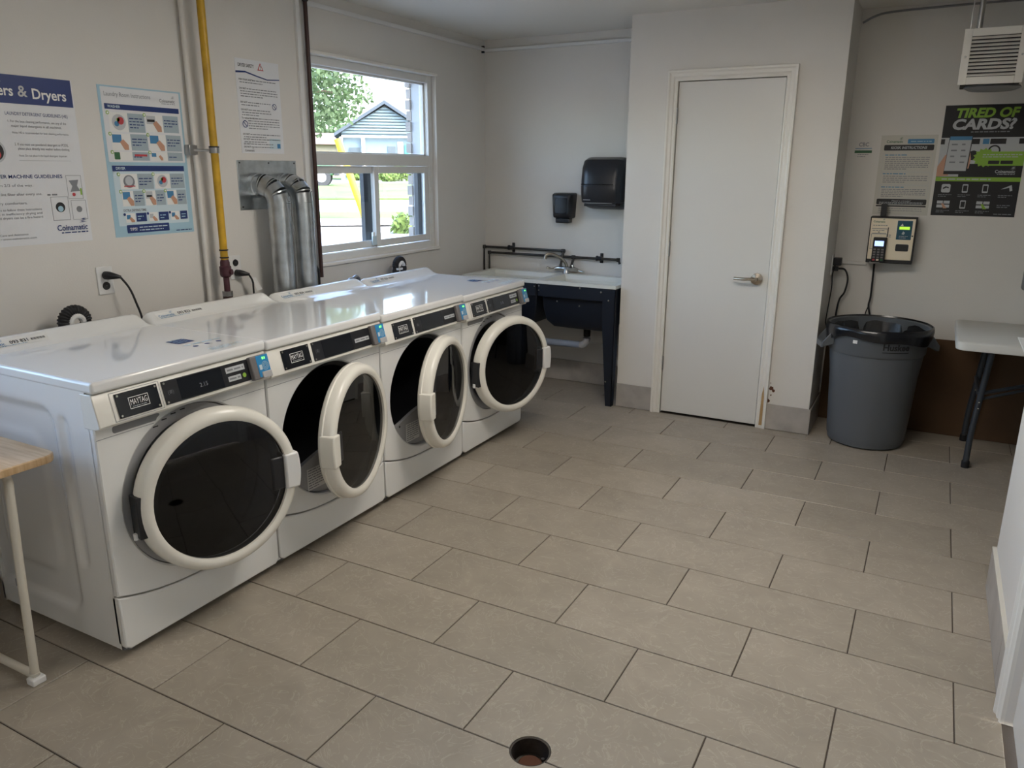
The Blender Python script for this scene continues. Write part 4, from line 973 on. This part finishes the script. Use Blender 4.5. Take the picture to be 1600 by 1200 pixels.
# payment kiosk
t = kiosk = thing('payment_kiosk', 'cream and black payment kiosk with card terminal on the alcove wall', 'kiosk', (2.79, YB, 1.0))
KY = YB - .105
kx0, kx1, kz0, kz1 = 2.672, 2.918, 1.012, 1.278
MB().box(kx0, kx1, KY, YB, kz0, kz1).build('case', 'print_black', t, bevel=.003)
MB().box(kx0 + .006, kx1 - .008, KY - .004, KY, kz0 + .022, kz1 - .008).build('faceplate', 'kiosk_cream', t, bevel=.002)
P = Plane((kx0 + .006, KY - .004, kz0 + .022), (1, 0, 0), (0, 0, 1)); fw, fh = kx1 - kx0 - .014, kz1 - kz0 - .03
MB().box(kx0 + .030, kx0 + .102, KY - .030, KY - .004, kz0 + .006, kz0 + .150).build('card_terminal', 'black_plastic', t, bevel=.005)
term = t.children[-1]
MB().box(kx0 + .040, kx0 + .088, KY - .0312, KY - .030, kz0 + .100, kz0 + .130).build('terminal_screen', 'screen_blue', term)
for r in range(5):
    for c in range(3): MB().box(kx0 + .037 + .021 * c, kx0 + .050 + .021 * c, KY - .032, KY - .030, kz0 + .016 + .015 * r, kz0 + .025 + .015 * r).build('key', 'reader_grey' if r else ('print_red', 'kiosk_cream', 'print_darkgreen')[c], term)
P.rect('display', 'screen_teal', .140, .118, .218, .226, 1); P.rect('display_banner', 'screen_lime', .152, .176, .206, .192, 2); P.poly('display_mark', 'print_white', [(.156, .196), (.172, .196), (.166, .210)], 2); P.poly('display_picture', 'print_greyblue', [(.166, .15), (.178, .146), (.184, .158), (.174, .166)], 2); P.lines('display_text', 'print_greyblue', .155, .20, .136, 2, .009, .003, 2, .8, 8)
P.rect('card_slot', 'print_black', .144, .052, .212, .092, 1, .006); coin_logo(P, 'logo', 'print_darkgreen', .012, .212, .062, 1, False)
P.lines('notice_print', 'print_grey', .012, .088, .193, 1, .01, .004, 1, 1, 4); P.rect('receipt_slot', 'print_grey', .008, .174, .090, .178); P.rect('receipt_slot', 'print_grey', .012, .148, .088, .151); P.rect('slot_mark', 'print_black', .042, .155, .052, .159); P.lines('notice_print', 'print_grey', .012, .075, .164, 1, .01, .004, 1, 1, 9)
P.frame('cutout', 'print_grey', .008, .058, .092, .147, .002); P.rect('latch', 'print_black', .092, .13, .097, .185); P.lines('notice_print', 'print_grey', .1, .112, .14, 2, .01, .004, 1, 1, 10); P.disc('key_lock', 'print_black', .224, .14, .0045); P.build(t)
MB().box(kx0 + .022, kx0 + .076, KY - .028, KY - .004, kz0 + .002, kz0 + .006).build('tray', 'steel', t)
MB().box(kx0 + .045, kx0 + .075, YB - .05, YB - .004, kz1, kz1 + .072).build('mounting_post', 'black_plastic', t, bevel=.002)
# outlet on the closet side wall, plugs and cords
t = thing('wall_outlet', 'grey outlet box on the closet side wall above the garbage can', 'outlet', (XD1, 1.98, .93))
MB().box(XD1, XD1 + .008, 1.945, 2.015, .925, 1.045).build('cover', 'white_plastic', t, bevel=.002)
t = kiosk
MB().box(XD1 + .008, XD1 + .055, 1.955, 2.005, .985, 1.03).build('power_adapter', 'black_plastic', t, bevel=.004)
MB().tube(smooth_path([(XD1 + .02, 1.97, .987), (XD1 + .015, 1.93, .93), (XD1 + .02, 1.92, .86), (XD1 + .016, 1.9, .76), (XD1 + .012, 1.88, .66), (XD1 + .018, 1.90, .62)]), .0035, 8).build('adapter_cable', 'rubber', t, smooth=True)
t = kiosk
MB().box(XD1 + .008, XD1 + .04, 1.965, 1.995, .95, .978).build('plug', 'black_plastic', t, bevel=.004)
MB().tube(smooth_path([(XD1 + .035, 1.98, .966), (XD1 + .075, 2.0, .958), (XD1 + .095, 2.02, .90), (XD1 + .085, 2.03, .82), (XD1 + .06, 2.04, .77), (XD1 + .05, 2.045, .69), (XD1 + .05, 2.045, .62)]), .0055, 8).build('power_cord', 'rubber', t, smooth=True)
q = [on_y(1366, 412, YB - .03), on_y(1363, 440, YB - .03), on_y(1360, 465, YB - .03), on_y(1357, 478, YB - .03), on_y(1360, 500, YB - .02), on_y(1360, 512, YB - .02)]
MB().tube(smooth_path(q), .0055, 8).build('hanging_cord', 'rubber', t, smooth=True)
MB().tube(smooth_path([q[3], on_y(1352, 490, YB - .03), on_y(1350, 508, YB - .03)]), .003, 8).build('cord_branch', 'rubber', t, smooth=True)
o = MB().box(XD1 + .008, kx0, YB - .012, YB, .985, 1.005).build('wall_raceway', 'wall_paint', bevel=.003); tag(o, 'wall-coloured raceway leading to the payment kiosk', 'raceway')
# ceiling cables in the alcove
o = MB().tube(smooth_path([(XD1 + .01, YB - .02, 2.345), (2.56, YB - .02, 2.375), (2.64, YB - .02, 2.39), (2.85, YB - .02, 2.396), (3.3, YB - .02, 2.40), (4.7, YB - .02, 2.402)]), .006, 8).build('ceiling_cable', 'grey_plastic', smooth=True); tag(o, 'dark cable run along the top of the alcove wall', 'cable')
# hanging unit heater with louvred grille
HY = 1.45; q0 = on_y(1497, 133, HY); q1 = on_y(1599, 41, HY); hx0, hx1, hz0, hz1 = q0.x - .004, q1.x + .032, q0.z, q1.z + .004
t = thing('unit_heater', 'white louvred ceiling-hung heater above the cards poster', 'heater', ((hx0 + hx1) / 2, HY + .15, hz0))
fr_ = .034
f = MB().box(hx0, hx0 + fr_, HY - .008, HY, hz0, hz1).box(hx1 - fr_, hx1, HY - .008, HY, hz0, hz1).box(hx0 + fr_, hx1 - fr_, HY - .008, HY, hz0, hz0 + fr_).box(hx0 + fr_, hx1 - fr_, HY - .008, HY, hz1 - fr_, hz1)
f.build('grille_frame', 'trim_paint', t, bevel=.002)
MB().box(hx0 + .012, hx1 - .004, HY, HY + .30, hz0 + .004, hz1 - .004).build('housing', 'print_charcoal', t, bevel=.004)
ns_ = 11
for k in range(ns_):
    z = hz0 + fr_ + (hz1 - hz0 - 2 * fr_) * (k + .5) / ns_
    MB().obox((hx0 / 2 + hx1 / 2, HY - .004, z), ((hx1 - hx0) / 2 - fr_, 0, 0), (0, .006, .005), (0, -.0008, .0012)).build('louvre', 'lightgrey_plastic' if False else 'trim_paint', t)
for x in (hx0 + .017, hx1 - .017): MB().lathe([(.001, -.011), (.005, -.0105), (.005, -.008)], (x, HY, (hz0 + hz1) / 2), 'y', 10).build('screw', 'steel', t, smooth=True)
MB().lathe([(.12, -.004), (.125, -.012), (.10, -.024), (.001, -.03)], ((hx0 + hx1) / 2 + .02, HY + .15, hz0 + .006), 'z', 32).build('bottom_pan', 'grey_plastic', t, smooth=True)
MB().tube([((hx0 * .78 + hx1 * .22), HY + .08, hz1), ((hx0 * .78 + hx1 * .22), HY + .08, CEIL)], .013, 12).build('hanger_rod', 'steel', t, smooth=True)
MB().tube([(hx0 + .022, HY + .05, hz1 - .006), (hx0 + .022, HY + .05, CEIL)], .0025, 6).build('hanger_wire', 'steel', t, smooth=True)
# dark device at the frame's right edge
q = on_y(1598, 435, YB)
t = thing('wall_box', 'dark grey box mounted on the alcove wall right of the cards poster', 'box', (q.x + .07, YB, q.z - .08))
MB().box(q.x - .002, q.x + .15, YB - .06, YB, q.z - .06, q.z + .10).build('case', 'grey_plastic', t, bevel=.012)
MB().box(q.x + .02, q.x + .13, YB - .064, YB - .06, q.z + .0, q.z + .07).build('front_panel', 'black_plastic', t, bevel=.002)
# cardboard sheet leaning on the wall
cb = MB().obox((3.62, YB - .030, .289), (1.12, 0, 0), (0, .0035, 0), (0, .010, .287)).build('cardboard_sheet', 'cardboard', bevel=.001)
tag(cb, 'wide brown cardboard sheet leaning on the alcove wall behind the folding table', 'cardboard')
# garbage can
GC = Vector((2.803, 1.715, 0))
t = thing('garbage_can', 'round dark grey plastic garbage can with HUSKEE lettering lined with a black bag', 'garbage can', GC)
pr = [(.001, .004), (.195, .004), (.205, .012), (.222, .30), (.236, .545), (.252, .546), (.256, .552), (.263, .660), (.268, .672), (.274, .676), (.274, .690), (.266, .694), (.258, .690), (.250, .56), (.232, .40), (.212, .04), (.001, .03)]
MB().lathe(pr, GC, 'z', 64).build('body', 'can_plastic', t, smooth=True, angle=30)
bag = []
for k in range(64):
    a = 2 * math.pi * k / 64; w0 = .006 * math.sin(7 * a) + .004 * math.sin(13 * a + 1); d = .018 * math.sin(3 * a + .5) + .012 * math.sin(5 * a)
    bag.append([(r_ + w0 * k_, z + d * dk) for r_, z, k_, dk in ((.205, .30, 1, 0), (.235, .50, 1, 0), (.254, .66, .4, 0), (.2715, .703, .2, 0), (.279, .698, .2, 0), (.282, .672, .3, .3), (.277, .635, .5, 1))])
rings = [[(GC.x + bag[k][i][0] * math.cos(2 * math.pi * k / 64), GC.y + bag[k][i][0] * math.sin(2 * math.pi * k / 64), bag[k][i][1]) for k in range(64)] for i in range(7)]
MB().loft(rings, cap=False).build('bin_liner', 'bin_bag', t, smooth=True, angle=70)
for ad in (200, 20):
    a = math.radians(ad); d = Vector((math.cos(a), math.sin(a), 0)); s = Vector((-d.y, d.x, 0)); c0 = GC + d * .252
    h = MB()
    for sg in (-1, 1): h.prism([c0 + s * sg * .062 + Vector((0, 0, .655)), c0 + s * sg * .062 + d * .012 + Vector((0, 0, .66)), c0 + s * sg * .062 + d * .062 + Vector((0, 0, .595)), c0 + s * sg * .062 + d * .062 + Vector((0, 0, .565)), c0 + s * sg * .062 + Vector((0, 0, .585))], s * sg * .007)
    h.obox(c0 + d * .056 + Vector((0, 0, .578)), d * .010, s * .062, Vector((0, 0, .016)))
    h.build('handle', 'can_plastic', t, bevel=.003)
# lettering wrapped on the band
vv, ff = text_mesh('Huskee', 1.8); w0 = vv[:, 0].max(); k_ = .14 / w0; aim = math.atan2(CAM.y - GC.y, CAM.x - GC.x) + .36
lt = MB(); lt.add([(GC.x + (.2590 + .0012 + (z_ / .7) * .003) * math.cos(aim + (x_ * k_ - .06) / .2575), GC.y + (.2590 + .0012 + (z_ / .7) * .003) * math.sin(aim + (x_ * k_ - .06) / .2575), .598 + z_ * .034 / .7) for x_, z_ in vv], ff)
und = [(aim + (-.06 + .14 * i / 8) / .2575) for i in range(9)]
lt.add([(GC.x + .2598 * math.cos(a), GC.y + .2598 * math.sin(a), z) for a in und for z in (.582, .587)], [(2 * i, 2 * i + 2, 2 * i + 3, 2 * i + 1) for i in range(8)])
lt.build('lettering', 'print_black', t, fix=False)
a = aim - .78; d = Vector((math.cos(a), math.sin(a), 0)); s = Vector((-d.y, d.x, 0)); c0 = GC + d * .264 + Vector((0, 0, .628))
MB().obox(c0, d * .001, s * .012, Vector((0, 0, .009))).build('white_sticker', 'print_white', t)
# folding table
TZ = .708; tx0, tx1, ty0, ty1 = 3.184, 4.70, 1.335, 2.035
t = thing('folding_table', 'grey-white plastic folding table with dark metal legs in the alcove', 'table', ((tx0 + tx1) / 2, (ty0 + ty1) / 2, 0))
def rr(z, e, r=.05):
    pts = []
    for (cx, cy, t0) in ((tx1 - r, ty1 - r, 0), (tx0 + r, ty1 - r, 90), (tx0 + r, ty0 + r, 180), (tx1 - r, ty0 + r, 270)):
        for k in range(7): a = math.radians(t0 + 15 * k); pts.append((cx + (r - e) * math.cos(a), cy + (r - e) * math.sin(a), z))
    return pts
MB().loft([rr(TZ - .045, .006), rr(TZ - .042, 0), rr(TZ - .010, 0), rr(TZ - .003, .003), rr(TZ, .008)]).build('tabletop', 'table_plastic', t, smooth=True, angle=40)
for y, s in ((1.495, 1), (1.985, -1)):
    for xe, sx in ((3.32, 1), (4.56, -1)):
        p = [(xe + sx * .040, y + s * .05, TZ - .046), (xe + sx * .022, y + s * .045, .42), (xe + sx * .004, y + s * .02, .20), (xe, y, .035), (xe, y, .02)]
        lg = MB().tube(smooth_path(p), .0155, 12).build('leg', 'table_leg', t, smooth=True)
        MB().lathe([(.001, 0), (.020, 0), (.020, .035), (.016, .04)], (xe, y, 0), 'z', 14).build('foot_cap', 'rubber', lg, smooth=True)
        for z in (.36, .325): MB().lathe([(.001, -.018), (.004, -.017), (.004, -.013)], (xe + sx * .017, y + s * .038, z), 'y', 8).build('rivet', 'chrome', lg)
    
for sx, xe in ((1, 3.33), (-1, 4.55)):
    MB().tube([(xe, 1.535, .40), (xe, 1.945, .40)], .010, 10).build('crossbar', 'table_leg', t, smooth=True)
    MB().tube([(xe + .01, 1.56, .40), (xe + sx * .40, 1.70, .50), (xe + sx * .5, 1.74, TZ - .05)], .010, 10).build('brace', 'table_leg', t, smooth=True)
    MB().tube([(xe + .01, 1.55, .37), (xe + sx * .30, 1.66, .455)], .008, 10).build('brace_link', 'table_leg', t, smooth=True)
# white board leaning on the folding table
q = on_y(1590, 527, 1.20)
d0 = Vector((.40, -.10, -q.z)); 
bo = MB().prism([q, q + d0, q + d0 + Vector((.4, 0, 0)), q + Vector((.35, 0, .0))], (0, .018, 0)).build('leaning_board', 'white_plastic', bevel=.004)
tag(bo, 'white board leaning against the front of the folding table', 'board')

# ================================================================ WOODEN-TOPPED TABLE (left edge)
t = thing('side_table', 'small table with light wood top and cream tubular legs beside the washer', 'table', (.45, -2.1, 0))
TW = .722; tx0, tx1, ty0, ty1 = .10, .815, -2.72, -1.835
MB().loft([rr(TW - .024, .002, .04), rr(TW - .020, 0, .04), rr(TW - .003, 0, .04), rr(TW, .003, .04)]).build('tabletop', 'light_wood', t, smooth=True, angle=40)
for (y, sy) in ((-1.965, 1), (-2.60, -1)):
    pth = smooth_path([(.16, y, TW - .035), (.70, y, TW - .035), (.765, y, TW - .05), (.772, y - .003, TW - .11), (.762, y - .008, .35), (.752, y - .012, .075), (.745, y - .012, .035), (.70, y - .012, .024), (.16, y - .012, .024)], 8)
    MB().tube(pth, .0125, 12).build('leg_frame', 'white_leg', t, smooth=True)
    MB().box(.735, .772, y - .034, y + .008, 0, .022).build('foot', 'white_plastic', t, bevel=.004)
    MB().tube([(.20, y, TW - .03), (.19, y - .01, .03)], .0125, 12).build('rear_leg', 'white_leg', t, smooth=True)
MB().obox((.7565, -1.9745, .345), (.0135, 0, 0), (0, .006, 0), (0, 0, .012)).build('paint_chip', 'print_grey', t)
MB().tube([(.45, -1.965, TW - .04), (.45, -2.6, TW - .04)], .010, 10).build('stretcher', 'white_leg', t, smooth=True)
# dark hose coiled on the floor behind that table
o = MB().tube(smooth_path([(.10, -1.86, .012), (.16, -1.90, .014), (.13, -1.97, .012), (.08, -1.93, .03), (.07, -1.88, .12), (.06, -1.87, .3), (.05, -1.88, .5)]), .011, 10).build('floor_hose', 'rubber', smooth=True); tag(o, 'black hose on the floor beside the washer under the wooden-topped table', 'hose')

# ================================================================ FILL LIGHTS added on the ceiling, out of view
for lx, ly, lw, lab in ((1.9, -3.9, .15, 'narrow unseen fill light added on the ceiling beside the front wall'), (2.15, -.45, .30, 'wide unseen fill light panel added on the ceiling over the middle of the room')):
    t = thing('ceiling_fill_light', lab, 'light', (lx, ly, CEIL - .06), 'added fill light panels')
    MB().box(lx - .6, lx + .6, ly - lw, ly + lw, CEIL - .06, CEIL).build('housing', 'white_plastic', t)
    MB().box(lx - .57, lx + .57, ly - lw + .03, ly + lw - .03, CEIL - .064, CEIL - .06).build('diffuser', 'fill_light_glow', t)

# ================================================================ OUTSIDE THE WINDOW
GZ = .70
dv = ray(580, 263); dv = Vector((dv.x, dv.y, 0)).normalized(); tv = Vector((dv.y, -dv.x, 0))      # away and to the right
def ext(s, tt, z=0): p = Vector((CAM.x, CAM.y, 0)) + dv * s + tv * tt; return Vector((p.x, p.y, GZ + z))
def strip(name, s0, s1, m, z0, z1, label, cat, t0=-60, t1=60):
    q = [ext(s0, t0, z0), ext(s0, t1, z0), ext(s1, t1, z0), ext(s1, t0, z0)]
    o = MB().prism(q, (0, 0, z1 - z0)).build(name, m); o['kind'] = 'structure'; return o
g = MB().add([(-.34, -60, GZ - .02), (-.34, 90, GZ - .02), (-120, 90, GZ - .02), (-120, -60, GZ - .02)], [(0, 1, 2, 3)]).build('ground', 'gravel'); g['kind'] = 'structure'
def dist(py): p = on_z(580, py, GZ); return math.hypot(p.x - CAM.x, p.y - CAM.y)
# strips begin beyond the outside wall
strip('verge', dist(346), dist(334), 'lawn', 0, .04, '', '', -9, 40)
strip('road', dist(334), dist(313), 'road', -.01, .01, '', '', -25, 60)
strip('lawn', dist(313), dist(287), 'lawn', 0, .05, '', '', -40, 60)
strip('driveway', dist(287), dist(282), 'kerb', 0, .04, '', '', -60, 60)
strip('far_lawn', dist(282), 105, 'lawn', 0, .02, '', '', -90, 90)
o = MB().prism([ext(dist(352), -9, 0), ext(dist(352), 25, 0), ext(dist(346), 25, 0), ext(dist(346), -9, 0)], (0, 0, .05)).build('kerb', 'kerb'); o['kind'] = 'structure'
def hpt(px, py, s):      # point at distance s (along dv) on a pixel ray
    d = ray(px, py); k = s / (d.x * dv.x + d.y * dv.y); return CAM + d * k
# blue-grey gabled house
HS = dist(283) + 1.5
L = hpt(522, 208, HS); A = hpt(600, 157, HS); half = (A - L).dot(tv); cz = A.z; ez = L.z
cx_t = (A - Vector((CAM.x, CAM.y, 0))).dot(tv)
E3 = lambda s, tt, z: Vector((ext(s, tt).x, ext(s, tt).y, z))
t = thing('gabled_house', 'blue-grey gabled bungalow across the street, seen through the window', 'house', E3(HS + 4, cx_t, GZ))
wt = half * .86
MB().prism([E3(HS, cx_t - wt, GZ), E3(HS, cx_t + wt, GZ), E3(HS, cx_t + wt, ez + .1), E3(HS, cx_t, cz - .35), E3(HS, cx_t - wt, ez + .1)], dv * 9).build('wall', 'siding', t)
n = 9
for k in range(n):
    z0 = ez + (cz - .4 - ez) * k / n; z1 = ez + (cz - .4 - ez) * (k + 1) / n - .07
    w0 = wt * (1 - k / n) * 1.02; w1 = wt * (1 - (k + 1) / n)
    MB().prism([E3(HS - .03, cx_t - w0, z0), E3(HS - .03, cx_t + w0, z0), E3(HS - .03, cx_t + w1 + .1, z1), E3(HS - .03, cx_t - w1 - .1, z1)], -dv * .14).build('siding_course', 'siding', t)
for s in (-1, 1):
    MB().prism([E3(HS - .5, cx_t, cz), E3(HS - .5, cx_t + s * half, ez), E3(HS - .5, cx_t + s * half, ez - .22), E3(HS - .5, cx_t, cz - .24)], dv * 10).build('roof', 'roof_blue', t)
pz = ez - .15
MB().prism([E3(HS - .15, cx_t - wt, pz - .12), E3(HS - .15, cx_t + wt, pz - .12), E3(HS - .15, cx_t + wt, pz), E3(HS - .15, cx_t - wt, pz)], -dv * .15).build('eave_beam', 'trim_paint', t)
for k, px in enumerate((534, 568)):
    b = hpt(px, 240, HS - .3); MB().tube([(b.x, b.y, GZ), (b.x, b.y, pz - .1)], .12, 8).build('porch_post', 'trim_paint', t)
for (pa, pb, m, nm, zz) in ((606, 618, 'win_dark', 'window', (.9, 2.3)), (621, 630, 'outside_brick', 'brick_panel', (.1, 2.6)), (632, 638, 'teal', 'front_door', (.1, 2.4)), (545, 562, 'win_dark', 'window', (.9, 2.2))):
    a, b = hpt(pa, 230, HS - .1), hpt(pb, 230, HS - .1); ta, tb = (a - CAM).dot(tv), (b - CAM).dot(tv)
    MB().prism([E3(HS - .02, ta, GZ + zz[0]), E3(HS - .02, tb, GZ + zz[0]), E3(HS - .02, tb, GZ + zz[1]), E3(HS - .02, ta, GZ + zz[1])], -dv * .06).build(nm, m, t)
MB().prism([E3(HS - 1.8, cx_t - wt * .2, GZ), E3(HS - 1.8, cx_t + wt, GZ), E3(HS - 1.8, cx_t + wt, GZ + .5), E3(HS - 1.8, cx_t - wt * .2, GZ + .5)], dv * 1.7).build('porch', 'kerb', t)
for k in range(7):
    tt = cx_t - wt * .2 + wt * 1.2 * k / 6; MB().tube([E3(HS - 1.75, tt, GZ + .5), E3(HS - 1.75, tt, GZ + 1.35)], .04, 6).build('railing_post', 'tyre', t)
MB().tube([E3(HS - 1.75, cx_t - wt * .2, GZ + 1.35), E3(HS - 1.75, cx_t + wt, GZ + 1.35)], .04, 6).build('handrail', 'tyre', t)
# brown-roofed house further left
HS2 = HS + 14; l = hpt(470, 240, HS2); r_ = hpt(566, 240, HS2); tl, tr_ = (l - CAM).dot(tv), (r_ - CAM).dot(tv); ze = hpt(530, 226, HS2).z; zr = hpt(530, 205, HS2).z
t = thing('far_house', 'cream house with a brown roof beyond the blue-grey bungalow', 'house', E3(HS2 + 3, (tl + tr_) / 2, GZ))
MB().prism([E3(HS2, tl, GZ), E3(HS2, tr_, GZ), E3(HS2, tr_, ze), E3(HS2, tl, ze)], dv * 8).build('wall', 'cream_wall', t)
MB().loft([[E3(HS2 - .6, tl - 1, ze), E3(HS2 - .6, tr_ + 1, ze), E3(HS2 + 9, tr_ + 1, ze), E3(HS2 + 9, tl - 1, ze)], [E3(HS2 + 4, tl + 1, zr), E3(HS2 + 4, tr_ - 1, zr), E3(HS2 + 4.2, tr_ - 1, zr), E3(HS2 + 4.2, tl + 1, zr)]]).build('roof', 'roof_brown', t)
MB().prism([E3(HS2 - .05, tl + 4, GZ + 1.2), E3(HS2 - .05, tl + 5.6, GZ + 1.2), E3(HS2 - .05, tl + 5.6, GZ + 2.6), E3(HS2 - .05, tl + 4, GZ + 2.6)], -dv * .05).build('window', 'win_dark', t)
# yellow guy-wire guard
S = 13.0; p0 = hpt(527, 217, S); p1 = hpt(566, 328, S); d_ = (p1 - p0).normalized(); k_ = (GZ - p0.z) / d_.z
o = MB().tube([p0, p0 + d_ * k_], .055, 12).build('yellow_guy_guard', 'pole_yellow', smooth=True); tag(o, 'slanted yellow guy-wire guard standing on the grass verge outside', 'pole')
# parked green car, front corner with wheel
S = dist(292); c0 = on_z(503, 292, GZ); tt0 = (c0 - CAM).dot(tv)
t = thing('parked_car', 'dark green off-road car parked at the far kerb, seen through the window', 'car', E3(S, tt0 - 1.6, GZ))
def cpt(a, b, z): return E3(S + b, tt0 + a, GZ + z)
MB().loft([[cpt(-4.2, 0, .45), cpt(.55, 0, .5), cpt(.6, 0, 1.05), cpt(-.8, 0, 1.15), cpt(-1.3, 0, 1.75), cpt(-4.0, 0, 1.8), cpt(-4.2, 0, 1.1)], [cpt(-4.2, 1.8, .45), cpt(.55, 1.8, .5), cpt(.6, 1.8, 1.05), cpt(-.8, 1.8, 1.15), cpt(-1.3, 1.7, 1.75), cpt(-4.0, 1.7, 1.8), cpt(-4.2, 1.8, 1.1)]]).build('body', 'car_green', t, bevel=.08)
MB().prism([cpt(-3.8, -.02, 1.2), cpt(-1.15, -.02, 1.2), cpt(-1.45, -.02, 1.68), cpt(-3.7, -.02, 1.7)], -dv * .03).build('side_window', 'win_dark', t)
for a in (0, -2.9):
    for b in (-.06, 1.6):
        q = [cpt(a, b + w__, .42) for w__ in (0, .26)]
        MB().tube(q, .42, 24).build('wheel', 'tyre', t, smooth=True)
        MB().tube([cpt(a, b - .01, .42), cpt(a, b, .42)], .22, 16).build('hub', 'lightgrey_plastic', t, smooth=True)
MB().prism([cpt(.58, -.1, .5), cpt(.75, -.1, .5), cpt(.75, -.1, .72), cpt(.58, -.1, .72)], dv * 2).build('bumper', 'tyre', t)
# shrubs and trees
def leaf_cloud(name, label, cat, blobs, nleaf, size, seed, trunk=None, m='leaf', group=None):
    rnd = random.Random(seed); V = []; F = []; tot = sum(b[1] ** 2 for b in blobs)
    for c, r, e in blobs:
        for _ in range(int(nleaf * r * r / tot)):
            u = Vector((rnd.gauss(0, 1), rnd.gauss(0, 1), rnd.gauss(0, 1))).normalized() * r * rnd.random() ** .45; u.z *= e
            p = c + u; a = Vector((rnd.gauss(0, 1), rnd.gauss(0, 1), rnd.gauss(0, 1))).normalized(); b = a.orthogonal().normalized(); s = size * rnd.uniform(.6, 1.3); k = len(V)
            V += [p - a * s, p + b * s * .5, p + a * s, p - b * s * .5]; F.append((k, k + 1, k + 2, k + 3))
    base = trunk[0][0] if trunk else Vector((blobs[0][0].x, blobs[0][0].y, GZ))
    t = thing(name, label, cat, base, group)
    fo = MB().add(V, F).build('foliage', m, t, fix=False); fo['kind'] = 'stuff'
    if trunk:
        tr = MB().tube(trunk[0], trunk[1], 10).build('trunk', 'bark', t, smooth=True)
        for b in trunk[2]: MB().tube(b[0], b[1], 6).build('branch', 'bark', t, smooth=True)
S = 15.0
blobs = [(hpt(500, 120, S), .75, .6), (hpt(525, 140, S + .5), .62, .7), (hpt(548, 152, S), .40, .6), (hpt(497, 160, S - .5), .50, .8), (hpt(515, 178, S), .38, .7), (hpt(540, 180, S + .4), .30, .7), (hpt(565, 150, S), .22, .7), (hpt(494, 190, S), .30, 1.), (hpt(462, 130, S), 1.0, .8), (hpt(440, 90, S), 1.3, .8), (hpt(500, 60, S), 1.2, .7)]
tb = hpt(400, 340, S); tb.z = GZ; tm = hpt(410, 200, S); tp = hpt(430, 100, S)
leaf_cloud('maple_tree', 'leafy green tree whose branches hang in the upper window pane', 'tree', blobs, 4200, .052, 5, ([tb, tm, tp], [.22, .17, .10], [([tm, hpt(470, 140, S), hpt(520, 145, S)], [.09, .05, .02]), ([tp, hpt(480, 80, S), hpt(530, 120, S)], [.07, .05, .015])]))
for k, (px, py, s, r) in enumerate(((630, 281, HS - 4, 1.0), (606, 283, HS - 6.2, .6), (560, 281, HS - 3, .8))):
    c = hpt(px, py, s); c.z = GZ + r * .55
    leaf_cloud('garden_shrub', ('rounded green shrub in front of the bungalow porch steps', 'low green shrub beside the larger one in front of the bungalow', 'green shrub beside the yellow guy-wire guard, in front of the bungalow')[k], 'shrub', [(c, r, .6)], 700, .12, 30 + k, None, 'lawn')
c = on_z(628, 378, GZ); c.z += .15
c = on_z(635, 362, GZ); c.z += .10
leaf_cloud('weed_clump', 'small clump of weeds beside the kerb outside the window', 'plant', [(c, .22, .7)], 250, .05, 50, None, 'lawn')
# background trees behind the houses
for k, (px, s, r, z) in enumerate(((503, 100, 5, 4.5), (455, 112, 5, 4),)):
    c = hpt(px, 240, s); c.z = GZ + z; b = Vector((c.x, c.y, GZ))
    leaf_cloud('background_tree', ('pale green tree behind the brown-roofed house', 'pale green tree at the far end of the street')[k], 'tree', [(c, r, .9)], 1500, .35, 60 + k, ([b, c], [.3, .15], []), 'leaf')
